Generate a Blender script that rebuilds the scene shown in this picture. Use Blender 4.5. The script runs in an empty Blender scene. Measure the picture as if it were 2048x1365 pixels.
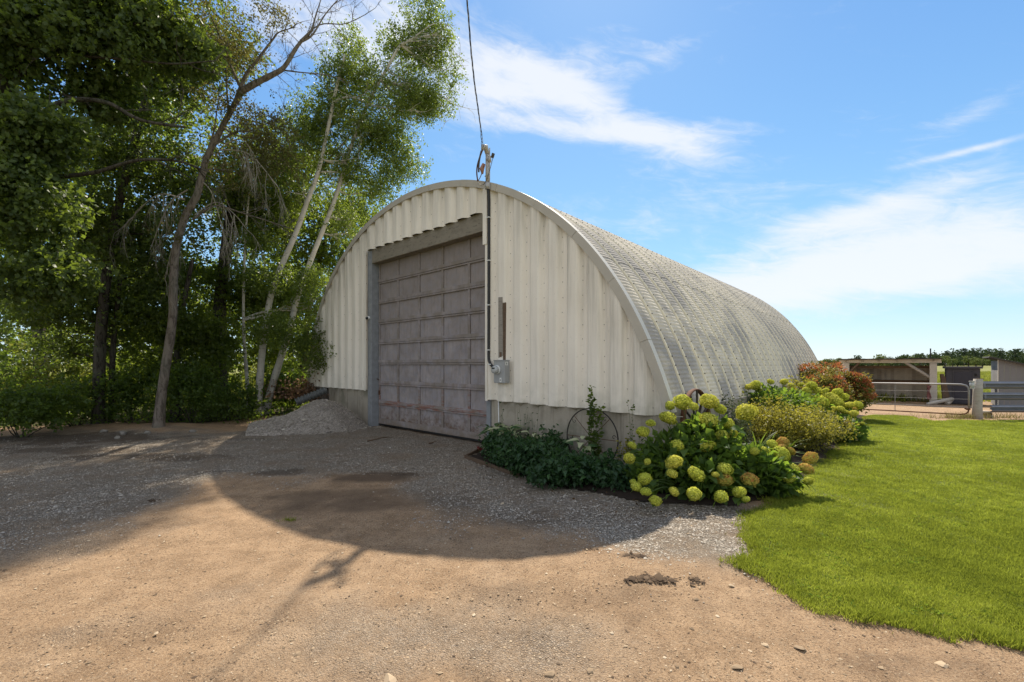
import bpy, math, random
import numpy as np
from math import sin, cos, pi, radians, sqrt, atan2, hypot, exp
from mathutils import Vector, Matrix
rnd = random.Random(7)
rng = np.random.default_rng(11)
sc = bpy.context.scene
C = sc.collection
# ---------------------------------------------------------------- camera
EYE = 1.76; F = 882.0; HZ = 730.0
cam = bpy.data.cameras.new('camera'); co = bpy.data.objects.new('camera', cam); C.objects.link(co)
co.location = (0, 0, EYE); co.rotation_euler = (radians(90), 0, 0)
cam.sensor_width = 36; cam.lens = 36 * F / 2048; cam.shift_y = (HZ - 682.5) / 2048
cam.clip_start = 0.05; cam.clip_end = 9000
sc.camera = co
# ---------------------------------------------------------------- light
SUN_DIR = Vector((0.93, 5.06, 5.63)).normalized()      # towards the sun
SUN_EL = math.asin(SUN_DIR.z); SUN_AZ = atan2(SUN_DIR.x, SUN_DIR.y)
SUN_STRENGTH = 3.4; SKY_STRENGTH = 0.135; EXPOSURE = 1.2
w = bpy.data.worlds.new('World'); sc.world = w; w.use_nodes = True
wn = w.node_tree; wn.nodes.clear()
def WN(t, **k):
    n = wn.nodes.new(t)
    for a, b in k.items(): setattr(n, a, b)
    return n
def wm(op, a, b=None, c=None):
    n = WN('ShaderNodeMath', operation=op)
    for i, v in enumerate((a, b, c)):
        if v is None: continue
        if isinstance(v, (int, float)): n.inputs[i].default_value = v
        else: wn.links.new(v, n.inputs[i])
    return n.outputs[0]
wo = WN('ShaderNodeOutputWorld'); bg = WN('ShaderNodeBackground'); bg.inputs[1].default_value = SKY_STRENGTH
sky = WN('ShaderNodeTexSky', sky_type='NISHITA', sun_disc=False, sun_elevation=SUN_EL, sun_rotation=SUN_AZ)
sky.air_density = 1.0; sky.dust_density = .1; sky.ozone_density = 2.0
tc = WN('ShaderNodeTexCoord'); sp = WN('ShaderNodeSeparateXYZ'); wn.links.new(tc.outputs['Generated'], sp.inputs[0])
az = wm('ARCTAN2', sp.outputs[0], sp.outputs[1]); el = wm('ARCSINE', sp.outputs[2])
def blob(px, py, hx, hy, rot, amp):
    # a cloud bank at a compass bearing and height, in radians
    x = (px - 1024) / F; z = (HZ - py) / F
    a0 = math.atan(x); e0 = math.atan(z * cos(a0)); sx = hx / F * cos(a0) ** 2 ; sy = hy / F * cos(a0)
    cr, sr = cos(rot), sin(rot)
    da = wm('SUBTRACT', az, a0); de = wm('SUBTRACT', el, e0)
    u = wm('DIVIDE', wm('ADD', wm('MULTIPLY', da, cr), wm('MULTIPLY', de, sr)), sx)
    v = wm('DIVIDE', wm('ADD', wm('MULTIPLY', da, -sr), wm('MULTIPLY', de, cr)), sy)
    q = wm('ADD', wm('MULTIPLY', u, u), wm('MULTIPLY', v, v))
    return wm('MULTIPLY', wm('POWER', 2.718, wm('MULTIPLY', q, -1.0)), amp)
blobs = [(1000, 160, 190, 60, -0.05, 1.15), (1180, 205, 180, 26, -0.42, .75), (1230, 268, 230, 20, -0.12, 1.0), (1400, 310, 110, 26, -0.2, .75),
         (780, 55, 150, 60, 0.1, 1.0), (560, 40, 120, 60, .3, .5), (1820, 490, 430, 95, .03, 1.15), (1740, 420, 190, 26, 0.15, .6),
         (1650, 560, 340, 42, -.05, .85), (1930, 303, 130, 7, 0.0, .8), (1950, 220, 120, 30, .1, .35), (1350, 90, 160, 20, .3, .25), (1350, 420, 300, 60, 0.1, .5), (200, 200, 700, 300, 0, .35), (1400, 620, 700, 50, 0, .35)]
tot = None
for b in blobs:
    v = blob(*b); tot = v if tot is None else wm('ADD', tot, v)
side = WN('ShaderNodeMapRange'); wn.links.new(wm('ABSOLUTE', az), side.inputs[0]); side.inputs[1].default_value = .95; side.inputs[2].default_value = 1.6; side.inputs[4].default_value = 1.1  # unseen cloud added beside and behind the view to lift and warm the shade
tot = wm('ADD', tot, side.outputs[0])
cx = WN('ShaderNodeCombineXYZ')
cr, sr = cos(-.22), sin(-.22)
wn.links.new(wm('MULTIPLY', wm('ADD', wm('MULTIPLY', az, cr), wm('MULTIPLY', el, sr)), 2.2), cx.inputs[0])
wn.links.new(wm('MULTIPLY', wm('ADD', wm('MULTIPLY', az, -sr), wm('MULTIPLY', el, cr)), 7.5), cx.inputs[1])
n1 = WN('ShaderNodeTexNoise'); n1.inputs['Scale'].default_value = 1.7; n1.inputs['Detail'].default_value = 9; n1.inputs['Roughness'].default_value = .58; n1.inputs['Distortion'].default_value = .7
wn.links.new(cx.outputs[0], n1.inputs['Vector'])
n2 = WN('ShaderNodeTexNoise'); n2.inputs['Scale'].default_value = 5.5; n2.inputs['Detail'].default_value = 8; n2.inputs['Roughness'].default_value = .65; n2.inputs['Distortion'].default_value = 1.2
wn.links.new(cx.outputs[0], n2.inputs['Vector'])
nz = wm('ADD', wm('MULTIPLY', n1.outputs[0], .62), wm('MULTIPLY', n2.outputs[0], .38))
# cloud = blob strength pushed through the streaky noise
cl = wm('SUBTRACT', wm('ADD', wm('MULTIPLY', tot, .62), wm('MULTIPLY', nz, 1.7)), 1.07)
mr = WN('ShaderNodeMapRange'); mr.interpolation_type = 'SMOOTHSTEP'
wn.links.new(cl, mr.inputs[0]); mr.inputs[1].default_value = -.12; mr.inputs[2].default_value = .62; mr.inputs[3].default_value = .02; mr.inputs[4].default_value = .84
up = wm('SMOOTH_MIN', wm('MAXIMUM', wm('MULTIPLY', sp.outputs[2], 8), 0), 1.0, .2)
mx = WN('ShaderNodeMix', data_type='RGBA'); wn.links.new(wm('MULTIPLY', mr.outputs[0], up), mx.inputs[0])
gm = WN('ShaderNodeMix', data_type='RGBA', blend_type='MULTIPLY'); gm.inputs[0].default_value = 1
gg = WN('ShaderNodeGamma'); wn.links.new(sky.outputs[0], gg.inputs[0]); gg.inputs[1].default_value = 1.30
wn.links.new(gg.outputs[0], gm.inputs[6]); gm.inputs[7].default_value = (.34, .50, .79, 1)
# soft shoulder, as a wide-range exposure of the whole sky gives
va = WN('ShaderNodeVectorMath', operation='MULTIPLY_ADD'); wn.links.new(gm.outputs[2], va.inputs[0]); va.inputs[1].default_value = (.20, .20, .20); va.inputs[2].default_value = (1, 1, 1)
vd = WN('ShaderNodeVectorMath', operation='DIVIDE'); wn.links.new(gm.outputs[2], vd.inputs[0]); wn.links.new(va.outputs[0], vd.inputs[1])
wn.links.new(vd.outputs[0], mx.inputs[6]); mx.inputs[7].default_value = (3.15, 3.2, 3.28, 1)
wn.links.new(mx.outputs[2], bg.inputs[0]); wn.links.new(bg.outputs[0], wo.inputs[0])
sun = bpy.data.lights.new('sun', 'SUN'); sun.energy = SUN_STRENGTH; sun.angle = radians(.75); sun.color = (1, .91, .78)
so = bpy.data.objects.new('sun', sun); C.objects.link(so); so.rotation_euler = SUN_DIR.to_track_quat('Z', 'Y').to_euler(); so.location = (0, 0, 30)
vs = sc.view_settings; vs.view_transform = 'Standard'; vs.look = 'None'; vs.exposure = EXPOSURE; vs.gamma = 1; vs.use_curve_mapping = False
sc.cycles.max_bounces = 8; sc.cycles.transparent_max_bounces = 8; sc.cycles.use_denoising = True
sc.cycles.diffuse_bounces = 4; sc.cycles.glossy_bounces = 3; sc.cycles.transmission_bounces = 4
# ---------------------------------------------------------------- places
def P(px, py, d): return Vector(((px - 1024) / F * d, d, EYE + (HZ - py) / F * d))
def G(px, py, z=0.0):
    d = F * (EYE - z) / (py - HZ); return ((px - 1024) / F * d, d)
TH = radians(42.1622); B0 = Vector((-0.4907, 9.408, 0))
BX = Vector((cos(TH), -sin(TH), 0)); BY = Vector((sin(TH), cos(TH), 0))
def BL(x, y, z=0.0): return B0 + BX * x + BY * y + Vector((0, 0, z))
def Bfrom(wx, wy):
    d = Vector((wx, wy, 0)) - B0; return d.dot(BX), d.dot(BY)
def sstep(a, b, x):
    t = np.clip((x - a) / (b - a), 0, 1); return t * t * (3 - 2 * t)
def hash2(i, j, s):
    h = (i.astype(np.int64) * 374761393 + j.astype(np.int64) * 668265263 + s * 982451653) & 0x7fffffff
    h = ((h ^ (h >> 13)) * 1274126177) & 0x7fffffff
    return ((h ^ (h >> 16)) & 0xffff) / 65535.0
def vnoise(x, y, s=0):
    x = np.asarray(x, float); y = np.asarray(y, float)
    i = np.floor(x); j = np.floor(y); u = x - i; v = y - j; u = u * u * (3 - 2 * u); v = v * v * (3 - 2 * v)
    a = hash2(i, j, s); b = hash2(i + 1, j, s); c = hash2(i, j + 1, s); d = hash2(i + 1, j + 1, s)
    return (a * (1 - u) + b * u) * (1 - v) + (c * (1 - u) + d * u) * v
def fbm(x, y, s=0, o=4):
    t = 0; a = .5; f = 1
    for k in range(o):
        t = t + a * vnoise(x * f, y * f, s + k * 17); a *= .5; f *= 2.03
    return t / (1 - .5 ** o)
def gz(x, y):
    x = np.asarray(x, float); y = np.asarray(y, float)
    dip = -.30 * sstep(14.8, 22, y) * (1 - sstep(32, 60, y)) * sstep(4, 8, x)
    rise = 1.45 * sstep(60, 280, y) + np.clip(y - 280, 0, 1e9) * .0002
    dx = x + 9.3; dy = y - 12.0
    root = .10 * np.exp(-(dx * dx + dy * dy) / .9) + .10 * np.exp(-((x + 11.0) ** 2 / 3 + (y - 12.4) ** 2 / .5))
    wood = .12 * sstep(0, 1, (y - 12.6) / 2.5) * sstep(-5.5, -8, x) + .05 * (fbm(x * .6, y * .6, 3) - .5) * sstep(-3, -7, x)
    und = .05 * (fbm(x * .45 + 9, y * .45, 5, 3) - .5)
    far = 1.2 * (fbm(x * .012, y * .012, 8, 3) - .5) * sstep(60, 200, y)
    return dip + rise + root + wood + und + far
def gz1(x, y): return float(gz(np.array([x]), np.array([y]))[0])
# ---------------------------------------------------------------- object helpers
def tag(o, label=None, cat=None, group=None, kind=None):
    if label: o['label'] = label
    if cat: o['category'] = cat
    if group: o['group'] = group
    if kind: o['kind'] = kind
    return o
def thing(name, label, cat, loc=(0, 0, 0), rz=0.0, group=None):
    o = bpy.data.objects.new(name, None); C.objects.link(o); o.empty_display_size = .2
    o.location = loc; o.rotation_euler = (0, 0, rz); return tag(o, label, cat, group)
def bthing(name, label, cat, x, y, z, group=None):
    return thing(name, label, cat, BL(x, y, z), -TH, group)
def link(name, me, parent=None, loc=(0, 0, 0), rot=(0, 0, 0), scale=(1, 1, 1)):
    o = bpy.data.objects.new(name, me); C.objects.link(o); o.location = loc; o.rotation_euler = rot; o.scale = scale
    if parent is not None: o.parent = parent
    return o
class MB:
    def __init__(s): s.v = []; s.f = []; s.m = []; s.mi = 0
    def add(s, vs, fs):
        n = len(s.v); s.v += [tuple(p) for p in vs]; s.f += [tuple(i + n for i in f) for f in fs]; s.m += [s.mi] * len(fs); return s
    def box(s, a, b, M=None, jit=0, taper=0):
        x0, y0, z0 = a; x1, y1, z1 = b; t = taper
        vs = [Vector(p) for p in ((x0, y0, z0), (x1, y0, z0), (x1, y1, z0), (x0, y1, z0), (x0 + t, y0 + t, z1), (x1 - t, y0 + t, z1), (x1 - t, y1 - t, z1), (x0 + t, y1 - t, z1))]
        if jit: vs = [p + Vector([rnd.uniform(-jit, jit) for _ in range(3)]) for p in vs]
        if M is not None: vs = [M @ p for p in vs]
        return s.add(vs, [(0, 3, 2, 1), (4, 5, 6, 7), (0, 1, 5, 4), (1, 2, 6, 5), (2, 3, 7, 6), (3, 0, 4, 7)])
    def tube(s, pts, rad, n=8, cap=True, flat=1.0):
        pts = [Vector(p) for p in pts]; m = len(pts)
        if isinstance(rad, (int, float)): rad = [rad] * m
        base = len(s.v); up = None; vs = []; fs = []
        for i, p in enumerate(pts):
            d = (pts[min(i + 1, m - 1)] - pts[max(i - 1, 0)])
            if d.length < 1e-9: d = Vector((0, 0, 1))
            d.normalize()
            if up is None:
                up = Vector((0, 0, 1)) if abs(d.z) < .9 else Vector((1, 0, 0))
            x = up - d * up.dot(d)
            if x.length < 1e-6: x = d.orthogonal()
            x.normalize(); up = x; y = d.cross(x)
            for k in range(n):
                a = 2 * pi * k / n; vs.append(p + x * (cos(a) * rad[i]) + y * (sin(a) * rad[i] * flat))
        for i in range(m - 1):
            for k in range(n):
                k2 = (k + 1) % n; fs.append((i * n + k, i * n + k2, (i + 1) * n + k2, (i + 1) * n + k))
        if cap: fs.append(tuple(range(n - 1, -1, -1))); fs.append(tuple((m - 1) * n + k for k in range(n)))
        return s.add(vs, fs)
    def ring(s, c, ax, R, r, n=40, m=6, a0=0, a1=2 * pi, wid=None):
        c = Vector(c); ax = Vector(ax).normalized(); u = ax.orthogonal().normalized() if abs(ax.z) > .99 else Vector((0, 0, 1)).cross(ax).normalized(); v = ax.cross(u)
        full = abs(a1 - a0 - 2 * pi) < 1e-6; k = n if full else n + 1; vs = []; fs = []
        for i in range(k):
            a = a0 + (a1 - a0) * i / n; d = u * cos(a) + v * sin(a)
            for j in range(m):
                b = 2 * pi * (j + .5) / m; vs.append(c + d * (R + r * cos(b)) + ax * ((wid or r) * sin(b)))
        for i in range(n):
            i2 = (i + 1) % k
            for j in range(m):
                j2 = (j + 1) % m; fs.append((i * m + j, i2 * m + j, i2 * m + j2, i * m + j2))
        return s.add(vs, fs)
    def mesh(s, name, mats=(), smooth=False):
        me = bpy.data.meshes.new(name); me.from_pydata(s.v, [], s.f)
        for m in (mats if isinstance(mats, (list, tuple)) else (mats,)): me.materials.append(m)
        if any(s.m): me.polygons.foreach_set('material_index', s.m)
        if smooth: me.polygons.foreach_set('use_smooth', [True] * len(me.polygons))
        me.update(); return me
    def obj(s, name, mats, parent=None, smooth=False, bev=0, loc=(0, 0, 0), rot=(0, 0, 0)):
        o = link(name, s.mesh(name, mats, smooth), parent, loc, rot)
        if bev:
            b = o.modifiers.new('bevel', 'BEVEL'); b.width = bev; b.segments = 1; b.limit_method = 'ANGLE'
        return o
def np_mesh(name, verts, faces, mat, attrs=None, smooth=False):
    """verts (n,3); faces (m,k) all the same size; attrs {name: per-vertex floats}"""
    me = bpy.data.meshes.new(name); n = len(verts); m, k = faces.shape
    me.vertices.add(n); me.vertices.foreach_set('co', np.ascontiguousarray(verts, np.float32).ravel())
    me.loops.add(m * k); me.loops.foreach_set('vertex_index', np.ascontiguousarray(faces, np.int32).ravel())
    me.polygons.add(m); me.polygons.foreach_set('loop_start', np.arange(0, m * k, k, dtype=np.int32))
    if smooth: me.polygons.foreach_set('use_smooth', np.ones(m, bool))
    me.update(calc_edges=True)
    for a, d in (attrs or {}).items():
        at = me.attributes.new(a, 'FLOAT', 'POINT'); at.data.foreach_set('value', np.ascontiguousarray(d, np.float32))
    me.materials.append(mat); return me
# ---------------------------------------------------------------- materials
class Mat:
    def __init__(s, name, rough=.85, spec=.3, metal=0):
        s.m = bpy.data.materials.new(name); s.m.use_nodes = True; s.t = s.m.node_tree
        s.b = s.t.nodes['Principled BSDF']; s.b.inputs['Roughness'].default_value = rough
        s.b.inputs['Specular IOR Level'].default_value = spec; s.b.inputs['Metallic'].default_value = metal
    def n(s, t, **k):
        q = s.t.nodes.new(t)
        for a, b in k.items(): setattr(q, a, b)
        return q
    def put(s, v, sock):
        if isinstance(v, (int, float)): sock.default_value = v
        elif isinstance(v, (tuple, list)): sock.default_value = tuple(v) + (1,) if len(v) == 3 and len(sock.default_value) == 4 else v
        else: s.t.links.new(v, sock)
    def math(s, op, a, b=0.0, clamp=False):
        q = s.n('ShaderNodeMath', operation=op, use_clamp=clamp); s.put(a, q.inputs[0]); s.put(b, q.inputs[1]); return q.outputs[0]
    def pos(s): return s.n('ShaderNodeNewGeometry').outputs['Position']
    def obj(s): return s.n('ShaderNodeTexCoord').outputs['Object']
    def rand(s): return s.n('ShaderNodeObjectInfo').outputs['Random']
    def scale(s, vec, sc_):
        q = s.n('ShaderNodeMapping'); s.put(vec, q.inputs[0]); q.inputs['Scale'].default_value = sc_; return q.outputs[0]
    def shift(s, vec):
        q = s.n('ShaderNodeVectorMath', operation='ADD'); s.put(vec, q.inputs[0]); m = s.n('ShaderNodeVectorMath', operation='SCALE'); m.inputs[0].default_value = (31, 17, 23); s.put(s.rand(), m.inputs['Scale']); s.t.links.new(m.outputs[0], q.inputs[1]); return q.outputs[0]
    def noise(s, vec, scale, detail=4, rough=.55, dist=0):
        q = s.n('ShaderNodeTexNoise'); s.put(vec, q.inputs['Vector']); q.inputs['Scale'].default_value = scale; q.inputs['Detail'].default_value = detail; q.inputs['Roughness'].default_value = rough; q.inputs['Distortion'].default_value = dist; return q.outputs[0]
    def voro(s, vec, scale, feat='F1', out='Distance'):
        q = s.n('ShaderNodeTexVoronoi', feature=feat); s.put(vec, q.inputs['Vector']); q.inputs['Scale'].default_value = scale; return q.outputs[out]
    def ramp(s, v, a, b, lo=0.0, hi=1.0):
        q = s.n('ShaderNodeMapRange'); q.clamp = True; s.put(v, q.inputs[0]); q.inputs[1].default_value = a; q.inputs[2].default_value = b; q.inputs[3].default_value = lo; q.inputs[4].default_value = hi; return q.outputs[0]
    def mix(s, f, a, b, mode='MIX'):
        q = s.n('ShaderNodeMix', data_type='RGBA', blend_type=mode); s.put(f, q.inputs[0]); s.put(a, q.inputs[6]); s.put(b, q.inputs[7]); return q.outputs[2]
    def attr(s, name): return s.n('ShaderNodeAttribute', attribute_name=name).outputs['Fac']
    def bump(s, h, st=.5, dist=.01):
        q = s.n('ShaderNodeBump'); q.inputs['Strength'].default_value = st; q.inputs['Distance'].default_value = dist; s.put(h, q.inputs['Height']); s.t.links.new(q.outputs[0], s.b.inputs['Normal'])
    def col(s, c): s.put(c, s.b.inputs['Base Color']); return s.m
def plain(name, c, rough=.7, spec=.3, metal=0, var=.15, sc_=8):
    m = Mat(name, rough, spec, metal); n = m.noise(m.obj(), sc_, 4)
    a = tuple(x * (1 - var) for x in c); b = tuple(min(1, x * (1 + var)) for x in c)
    m.col(m.mix(n, a, b)); m.bump(m.noise(m.obj(), sc_ * 6, 3), .3, .003); return m.m
def leafmat(name, dark, mid, bright, trans, tw=.45, rough=.5, spec=.35):
    m = Mat(name, rough, spec); t = m.attr('tint')
    c = m.mix(m.ramp(t, 0, .55), dark, mid); c = m.mix(m.ramp(t, .55, 1), c, bright); m.col(c)
    tr = m.n('ShaderNodeBsdfTranslucent'); tcol = m.mix(m.ramp(t, 0, 1), tuple(x * .7 for x in trans), tuple(min(1, x * 1.3) for x in trans)); m.put(tcol, tr.inputs[0])
    ms = m.n('ShaderNodeMixShader'); ms.inputs[0].default_value = tw
    m.t.links.new(m.b.outputs[0], ms.inputs[1]); m.t.links.new(tr.outputs[0], ms.inputs[2])
    m.t.links.new(ms.outputs[0], m.t.nodes['Material Output'].inputs[0]); return m.m
# paint on the barn's gable
def siding_mat():
    m = Mat('white_painted_siding', .55, .35); p = m.pos()
    big = m.noise(p, 1.3, 5, .6); st = m.noise(m.scale(p, (9, 9, .6)), 1.0, 5, .6); fine = m.noise(p, 26, 4, .6)
    sep = m.n('ShaderNodeSeparateXYZ'); m.put(p, sep.inputs[0])
    c = m.mix(big, (.80, .725, .61), (.91, .845, .74))
    c = m.mix(m.ramp(st, .52, .8, 0, .35), c, (.45, .42, .35))
    c = m.mix(m.ramp(fine, .62, .75, 0, .25), c, (.30, .27, .21))
    # grime under the arch flashing runs down as streaks
    bx = m.n('ShaderNodeTexCoord').outputs['Object']; s2 = m.n('ShaderNodeSeparateXYZ'); m.put(bx, s2.inputs[0])
    rr = m.math('SQRT', m.math('ADD', m.math('POWER', m.math('ADD', s2.outputs[0], 2.425), 2.0), m.math('POWER', s2.outputs[2], 2.0)))
    g = m.math('MULTIPLY', m.ramp(rr, 5.2, 6.2), m.ramp(st, .35, .62)); c = m.mix(m.math('MULTIPLY', g, .5), c, (.22, .20, .155))
    low = m.math('MULTIPLY', m.ramp(s2.outputs[2], 1.6, 1.0), m.ramp(m.noise(p, 5, 5), .4, .7)); c = m.mix(m.math('MULTIPLY', low, .35), c, (.30, .30, .21))
    m.bump(m.noise(p, 12, 3), .25, .006); return m.col(c)
def roof_mat():
    m = Mat('weathered_roof_steel', .85, .12, 0); p = m.pos()
    o = m.obj(); so_ = m.n('ShaderNodeSeparateXYZ'); m.put(o, so_.inputs[0])
    c = m.mix(m.noise(p, 1.7, 5, .6), (.66, .58, .44), (.80, .715, .56))
    # blue grey bare zinc patches along the flank and towards the ridge
    patch = m.noise(p, .55, 6, .62, .5); c = m.mix(m.ramp(patch, .45, .60, 0, .8), c, (.27, .255, .245))
    hi = m.math('MULTIPLY', m.ramp(so_.outputs[2], 2.2, 5.4), m.ramp(m.noise(p, 2.1, 6, .7), .34, .58)); c = m.mix(m.math('MULTIPLY', hi, .6), c, (.30, .275, .25))
    far = m.n('ShaderNodeVectorMath', operation='DOT_PRODUCT'); m.put(p, far.inputs[0]); far.inputs[1].default_value = tuple(BY)
    fm = m.math('MULTIPLY', m.ramp(far.outputs['Value'], 12, 22), m.ramp(m.noise(p, 3.3, 5, .7), .3, .6)); c = m.mix(m.math('MULTIPLY', fm, .6), c, (.31, .295, .27))
    c = m.mix(m.ramp(m.rand(), 0, 1, 0, .22), c, (.40, .36, .29))
    sp_ = m.noise(p, 38, 3, .7); c = m.mix(m.ramp(sp_, .60, .72, 0, .7), c, (.13, .12, .10))
    c = m.mix(m.ramp(m.noise(p, 6, 6, .78), .56, .72, 0, .5), c, (.26, .24, .20))
    m.bump(m.noise(p, 30, 3), .25, .004); return m.col(c)
def concrete_mat():
    m = Mat('stained_concrete', .92, .2); p = m.pos()
    c = m.mix(m.noise(p, 2.2, 6, .62), (.27, .235, .185), (.50, .445, .36))
    st = m.noise(m.scale(p, (14, 14, 1.0)), 1, 5, .65); c = m.mix(m.ramp(st, .52, .75, 0, .7), c, (.15, .125, .09))
    c = m.mix(m.ramp(m.noise(p, 1.4, 4, .6), .52, .66, 0, .6), c, (.125, .13, .085))
    c = m.mix(m.ramp(m.noise(p, 60, 3, .7), .64, .72, 0, .6), c, (.09, .08, .065))
    m.bump(m.math('ADD', m.noise(p, 55, 4), m.math('MULTIPLY', m.noise(p, 4, 4), 2.0)), .6, .012); return m.col(c)
def door_mat(rail):
    m = Mat('faded_door_paint' + ('_rail' if rail else ''), .72, .25); p = m.pos(); o = m.obj(); s_ = m.n('ShaderNodeSeparateXYZ'); m.put(o, s_.inputs[0])
    q = m.shift(p)
    c = m.mix(m.noise(q, 2.6, 6, .65, .4), (.13, .112, .108), (.50, .44, .425))
    c = m.mix(m.ramp(m.noise(q, 6, 6, .7), .45, .62, 0, .55), c, (.29, .285, .32))
    up = m.n('ShaderNodeSeparateXYZ'); m.put(p, up.inputs[0])
    c = m.mix(m.math('MULTIPLY', m.ramp(up.outputs[2], 2.2, 4.6), .55), c, (.22, .18, .145))
    dirt_ = m.math('MULTIPLY', m.ramp(up.outputs[2], .55, .05), m.ramp(m.noise(p, 4, 5, .7), .25, .6)); c = m.mix(m.math('MULTIPLY', dirt_, .8), c, (.19, .135, .085))
    c = m.mix(m.ramp(m.noise(m.scale(p, (6, 6, .8)), 2.0, 5, .65), .52, .72, 0, .45), c, (.15, .12, .10))
    if rail:
        c = m.mix(m.ramp(m.noise(p, 3.0, 5, .6), .42, .58, 0, .6), c, (.20, .165, .125))
        bandz = m.math('MULTIPLY', m.ramp(up.outputs[2], .50, .60), m.ramp(up.outputs[2], 1.35, .72)); rz = m.math('MULTIPLY', bandz, m.ramp(m.noise(m.scale(p, (1, 1, 8)), 2.4, 5, .65), .46, .60)); c = m.mix(m.math('MULTIPLY', rz, .75), c, (.24, .09, .05))
    else:
        rz = m.math('MULTIPLY', m.ramp(up.outputs[2], .75, .25), m.ramp(m.noise(p, 7, 5, .7), .45, .6)); c = m.mix(m.math('MULTIPLY', rz, .8), c, (.13, .075, .045))
    c = m.mix(m.ramp(m.noise(p, 34, 4, .75), .62, .72, 0, .4), c, (.36, .35, .34))
    m.bump(m.noise(q, 30, 5), .35, .004); return m.col(c)
def wood_mat(name, a, b, stretch=(3, 3, 40), dark=(.05, .04, .03), sc_=1.0):
    m = Mat(name, .9, .15); p = m.shift(m.obj())
    g = m.noise(m.scale(p, stretch), sc_, 5, .65, .6); c = m.mix(g, a, b); c = m.mix(m.ramp(m.noise(m.scale(p, tuple(x * 2.2 for x in stretch)), sc_, 4, .7), .55, .7, 0, .7), c, dark)
    c = m.mix(m.math('MULTIPLY', m.rand(), .35), c, dark); m.bump(g, .5, .006); return m.col(c)
def bark_mat(name, a, b, dark, sc_=1.0):
    m = Mat(name, .95, .1); p = m.obj(); q = m.scale(p, (16, 16, 4)); v = m.noise(q, sc_, 6, .7, .8)
    c = m.mix(m.ramp(v, .3, .7), a, b); c = m.mix(m.ramp(v, .5, .42, 0, .85), c, dark); c = m.mix(m.ramp(m.noise(p, 1.6, 4), .5, .7, 0, .5), c, (.14, .15, .11))
    m.bump(v, .9, .03); return m.col(c)
def birch_mat():
    m = Mat('birch_bark', .8, .2); p = m.obj(); q = m.scale(p, (2.2, 2.2, 22)); v = m.noise(q, 1.1, 5, .65)
    c = m.mix(m.noise(p, 4, 4), (.40, .37, .31), (.62, .59, .52)); c = m.mix(m.ramp(v, .60, .68, 0, .9), c, (.05, .04, .035))
    s_ = m.n('ShaderNodeSeparateXYZ'); m.put(p, s_.inputs[0]); c = m.mix(m.math('MULTIPLY', m.ramp(m.noise(p, 2.3, 5, .7), .5, .62), m.ramp(s_.outputs[2], 2.2, .2)), c, (.09, .07, .055))
    m.bump(v, .5, .01); return m.col(c)
M_sid = siding_mat(); M_roof = roof_mat(); M_con = concrete_mat(); M_dp = door_mat(False); M_dr = door_mat(True)
M_trim = plain('grey_beige_flashing', (.46, .42, .35), .5, .4, 0, .14, 3)
M_trimlip = plain('pale_flashing_edge', (.60, .56, .47), .5, .4, 0, .12, 3)
M_jamb = plain('blue_grey_painted_steel', (.25, .26, .27), .6, .4, 0, .38, 7)
M_lint = wood_mat('weathered_lintel_timber', (.17, .145, .115), (.36, .32, .25), (3, 6, 9), (.05, .045, .035))
M_bolt = plain('dark_bolt', (.07, .06, .05), .6, .4, .3)
M_black = plain('black_plastic', (.012, .011, .011), .45, .5)
M_pipe = plain('galvanised_pipe', (.42, .40, .37), .45, .5, .4)
M_box = plain('grey_enamel', (.34, .345, .34), .45, .5, 0, .08)
M_white = plain('white_plastic', (.75, .75, .72), .45, .5, 0, .05)
M_glass = plain('meter_glass', (.45, .46, .45), .12, .6, 0, .05)
M_rust = plain('rusty_iron', (.13, .062, .035), .85, .25, .2, .5, 14)
M_iron = plain('black_iron', (.022, .020, .018), .6, .4, .4)
M_oldwood = wood_mat('grey_weathered_wood', (.28, .25, .205), (.54, .49, .42))
M_palewood = wood_mat('pale_peeled_wood', (.42, .38, .32), (.62, .58, .50), (3, 3, 30), (.2, .17, .13))
M_brownwood = wood_mat('brown_old_boards', (.10, .065, .042), (.22, .15, .10))
M_bark = bark_mat('grey_bark', (.15, .125, .10), (.23, .195, .16), (.085, .07, .055))
M_dbark = bark_mat('dark_bark', (.045, .038, .03), (.10, .088, .07), (.018, .015, .012))
M_twig = plain('dry_twig', (.30, .27, .22), .9, .1)
M_birch = birch_mat(); M_lip = plain('pale_strip_edge', (.82, .75, .58), .8, .15, 0, .15, 4)  # M_lip: the bright lit line along each roof strip is put into its colour
M_stem = plain('green_stem', (.06, .10, .025), .7, .3)
M_soil = plain('dark_bed_soil', (.035, .026, .02), .95, .1, 0, .4, 20)
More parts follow.
